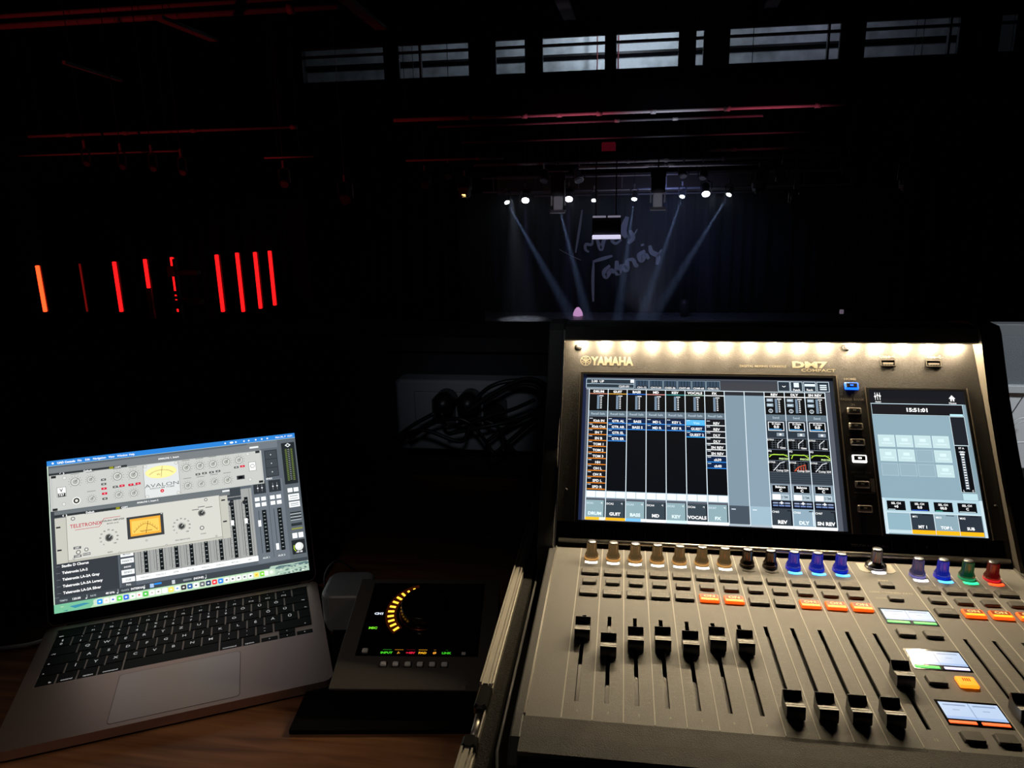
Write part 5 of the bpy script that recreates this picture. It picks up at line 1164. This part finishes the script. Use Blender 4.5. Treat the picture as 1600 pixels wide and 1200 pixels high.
b = MB(.001); b.M = AM @ Matrix.Translation((128, 44, 0)); b.box(-2, 2, -1.8, 1.8, 0, .5, .2); b.build('talkback_port', BT, ai)
# ---------------------------------------------------------------- charger and cables
pc = onz(538, 990, DESKZ); 
ch = empty('power_adapter', pc + Vector((.0, .0, 0)), R(8), label='white power adapter standing between laptop and audio interface', cat='charger')
b = MB(.001); b.M = Matrix.Translation((0, 30, 0)); b.plate(rrect(-26, 30, -30, 30, 14), 0, 48); o = b.build('adapter_body', mat('white_plastic', (.22, .24, .26), .35), ch); bevel(o, .005, 3)
b = MB(.001); b.tube(spline([(-28, 20, 3), (-36, 10, 4), (-38, -10, 3), (-20, -30, 2), (10, -34, 2)]), 1.6, 6); b.build('adapter_cord', mat('dark_cord', (.02, .02, .022), .5), ch)
b = MB(.001); b.tube(spline([(-24, 34, 10), (-32, 50, 45), (-20, 66, 58), (0, 75, 40)]), 1.3, 6); b.build('adapter_cord', MATS['dark_cord'], ch)
# white cable reaching in from the left behind the laptop
cpts = [onz(-25, 1016, DESKZ + .003), onz(10, 1012, DESKZ + .003), onz(40, 1008, DESKZ + .004), onz(72, 1000, DESKZ + .005)]
b = MB(); b.tube(spline(cpts), .0024, 8); b.build('charging_cable', mat('pale_cable', (.6, .6, .62), .5), label='white charging cable entering from the left beside the laptop', category='cable')
# socket box on the parapet
a, c = at(622, 588, 1.22), at(857, 700, 1.22)
sb = empty('socket_box', ((a.x + c.x) / 2, 1.235, c.z), label='grey wall socket box on the parapet behind the desk', cat='socket box')
hw, hh = (c.x - a.x) / 2, (a.z - c.z)
SBM = mat('grey_box_plastic', (.27, .28, .31), .42)
b = MB(); b.box(-hw, hw, -.04, 0.012, 0, hh, .006); bevel(b.build('box_body', SBM, sb), .003)
b = MB(); b.box(-hw + .035, hw - .01, -.043, -.038, .045, hh - .02, .002); b.build('cover_plate', SBM, sb)
for k in range(3):
    b = MB(); b.box(-.045 + k * .045 - .021, -.045 + k * .045 + .021, -.047, -.042, .05, .095, .003); o = b.build('socket', mat('socket_dark', (.06, .06, .07), .4), sb)
    b = MB(); b.M = Matrix.Translation((-.045 + k * .045, -.0475, .0725)) @ Matrix.Rotation(R(90), 4, 'X'); b.lathe([(.018, 0), (.018, .001)], n=20); b.build('socket_ring', SLOT, o)
PLG = mat('black_rubber_plug', (.008, .008, .009), .4)
for px, lab in ((695, 'left black plug in the socket box'), (733, 'right black plug in the socket box')):
    p = at(px, 628, 1.17); b = MB(); b.M = Matrix.Translation(p) @ Matrix.Rotation(R(90), 4, 'X'); b.smooth = True
    b.lathe([(.019, -.02), (.019, .012), (.014, .022), (.006, .03)], n=20); b.build('power_plug', PLG, label=lab, category='plug')
p0 = at(733, 628, 1.14)
coils = [[(735, 632), (765, 605), (800, 595), (835, 597), (852, 615), (845, 640), (815, 655), (785, 672), (760, 690)],
         [(733, 640), (770, 620), (810, 600), (842, 605), (848, 628), (825, 650), (790, 660), (750, 668), (700, 678)],
         [(728, 645), (775, 612), (822, 592), (853, 604), (850, 640), (820, 668), (795, 690), (770, 712)],
         [(690, 645), (700, 668), (740, 655), (775, 665), (790, 690), (810, 712)],
         [(640, 685), (680, 660), (720, 655), (745, 672), (765, 700), (776, 718)],
         [(610, 690), (660, 672), (720, 690), (740, 660), (800, 640), (835, 625)],
         [(680, 645), (640, 668), (600, 700)]]
for i, cpts in enumerate(coils):
    pts = [at(x, y, 1.15 - .008 * (i % 3) - .004 * math.sin(j * 1.7 + i)) for j, (x, y) in enumerate(cpts)]
    b = MB(); b.smooth = True; b.tube(spline(pts), .0035, 8)
    b.build('black_cable', mat('black_cable_rubber', (.01, .01, .012), .4), label=['outer loop of black cable at the right of the socket box', 'middle loop of black cable over the socket box', 'inner loop of black cable reaching the top right of the socket box', 'black cable crossing under the two plugs', 'black cable arching across the lower left of the socket box', 'black cable running level through the tangle', 'black cable leaving the left plug down to the left'][i], category='cable')

# grey equipment at the right with white leads
rk = empty('equipment_cabinet', at(1620, 700, 1.25), label='light grey cabinet beyond the right end of the console', cat='cabinet')
z_top = at(1575, 505, 1.22).z; zs = [z_top, at(1580, 523, 1.22).z, at(1590, 598, 1.22).z, at(1590, 609, 1.22).z, at(1590, 727, 1.22).z, .76]
xl, xr = .54, .86; base_ = rk.location
mcol = [mat('cabinet_trim_grey', (.16, .17, .18), .5), mat('cabinet_textured_grey', (.15, .165, .18), .7, bump=.8, bscale=700), mat('cabinet_edge_white', (.55, .57, .58), .4), mat('cabinet_white_panel', (.7, .72, .73), .45), mat('cabinet_black', (.01, .01, .01), .5)]
for k, nm in enumerate(('top_strip', 'textured_panel', 'pale_ledge', 'white_panel', 'dark_base')):
    dpt = 1.20 if nm == 'pale_ledge' else 1.21
    b = MB(); b.M = Matrix.Translation(-base_); b.box(xl, xr, dpt, 1.234, zs[k + 1], zs[k], .001); b.build(nm, mcol[k], rk)
WC = mat('white_lead', (.75, .77, .78), .4)
for i, (cp, lab) in enumerate((([(1574, 655), (1585, 640), (1600, 618), (1625, 590)], 'thin lead curving up to the upper right in front of the cabinet'), ([(1572, 668), (1590, 655), (1610, 652), (1640, 648)], 'upper white lead crossing the pale cabinet panel'),
                                ([(1572, 678), (1590, 662), (1615, 655), (1640, 662)], 'second white lead crossing the pale cabinet panel'), ([(1578, 693), (1600, 691), (1640, 694)], 'single level white lead low on the cabinet panel'),
                                ([(1590, 760), (1600, 755), (1640, 752)], 'top white lead of the bundle at the cabinet base'), ([(1590, 770), (1602, 766), (1640, 770)], 'lower white lead of the bundle at the cabinet base'))):
    b = MB(); b.smooth = True; b.tube(spline([at(x, y, 1.165 + .01 * (i % 2)) for x, y in cp]), .0008 if i == 0 else .0015, 8); b.build('white_lead' if i else 'thin_lead', WC if i else mat('grey_lead', (.1, .1, .1), .4), label=lab, category='cable')
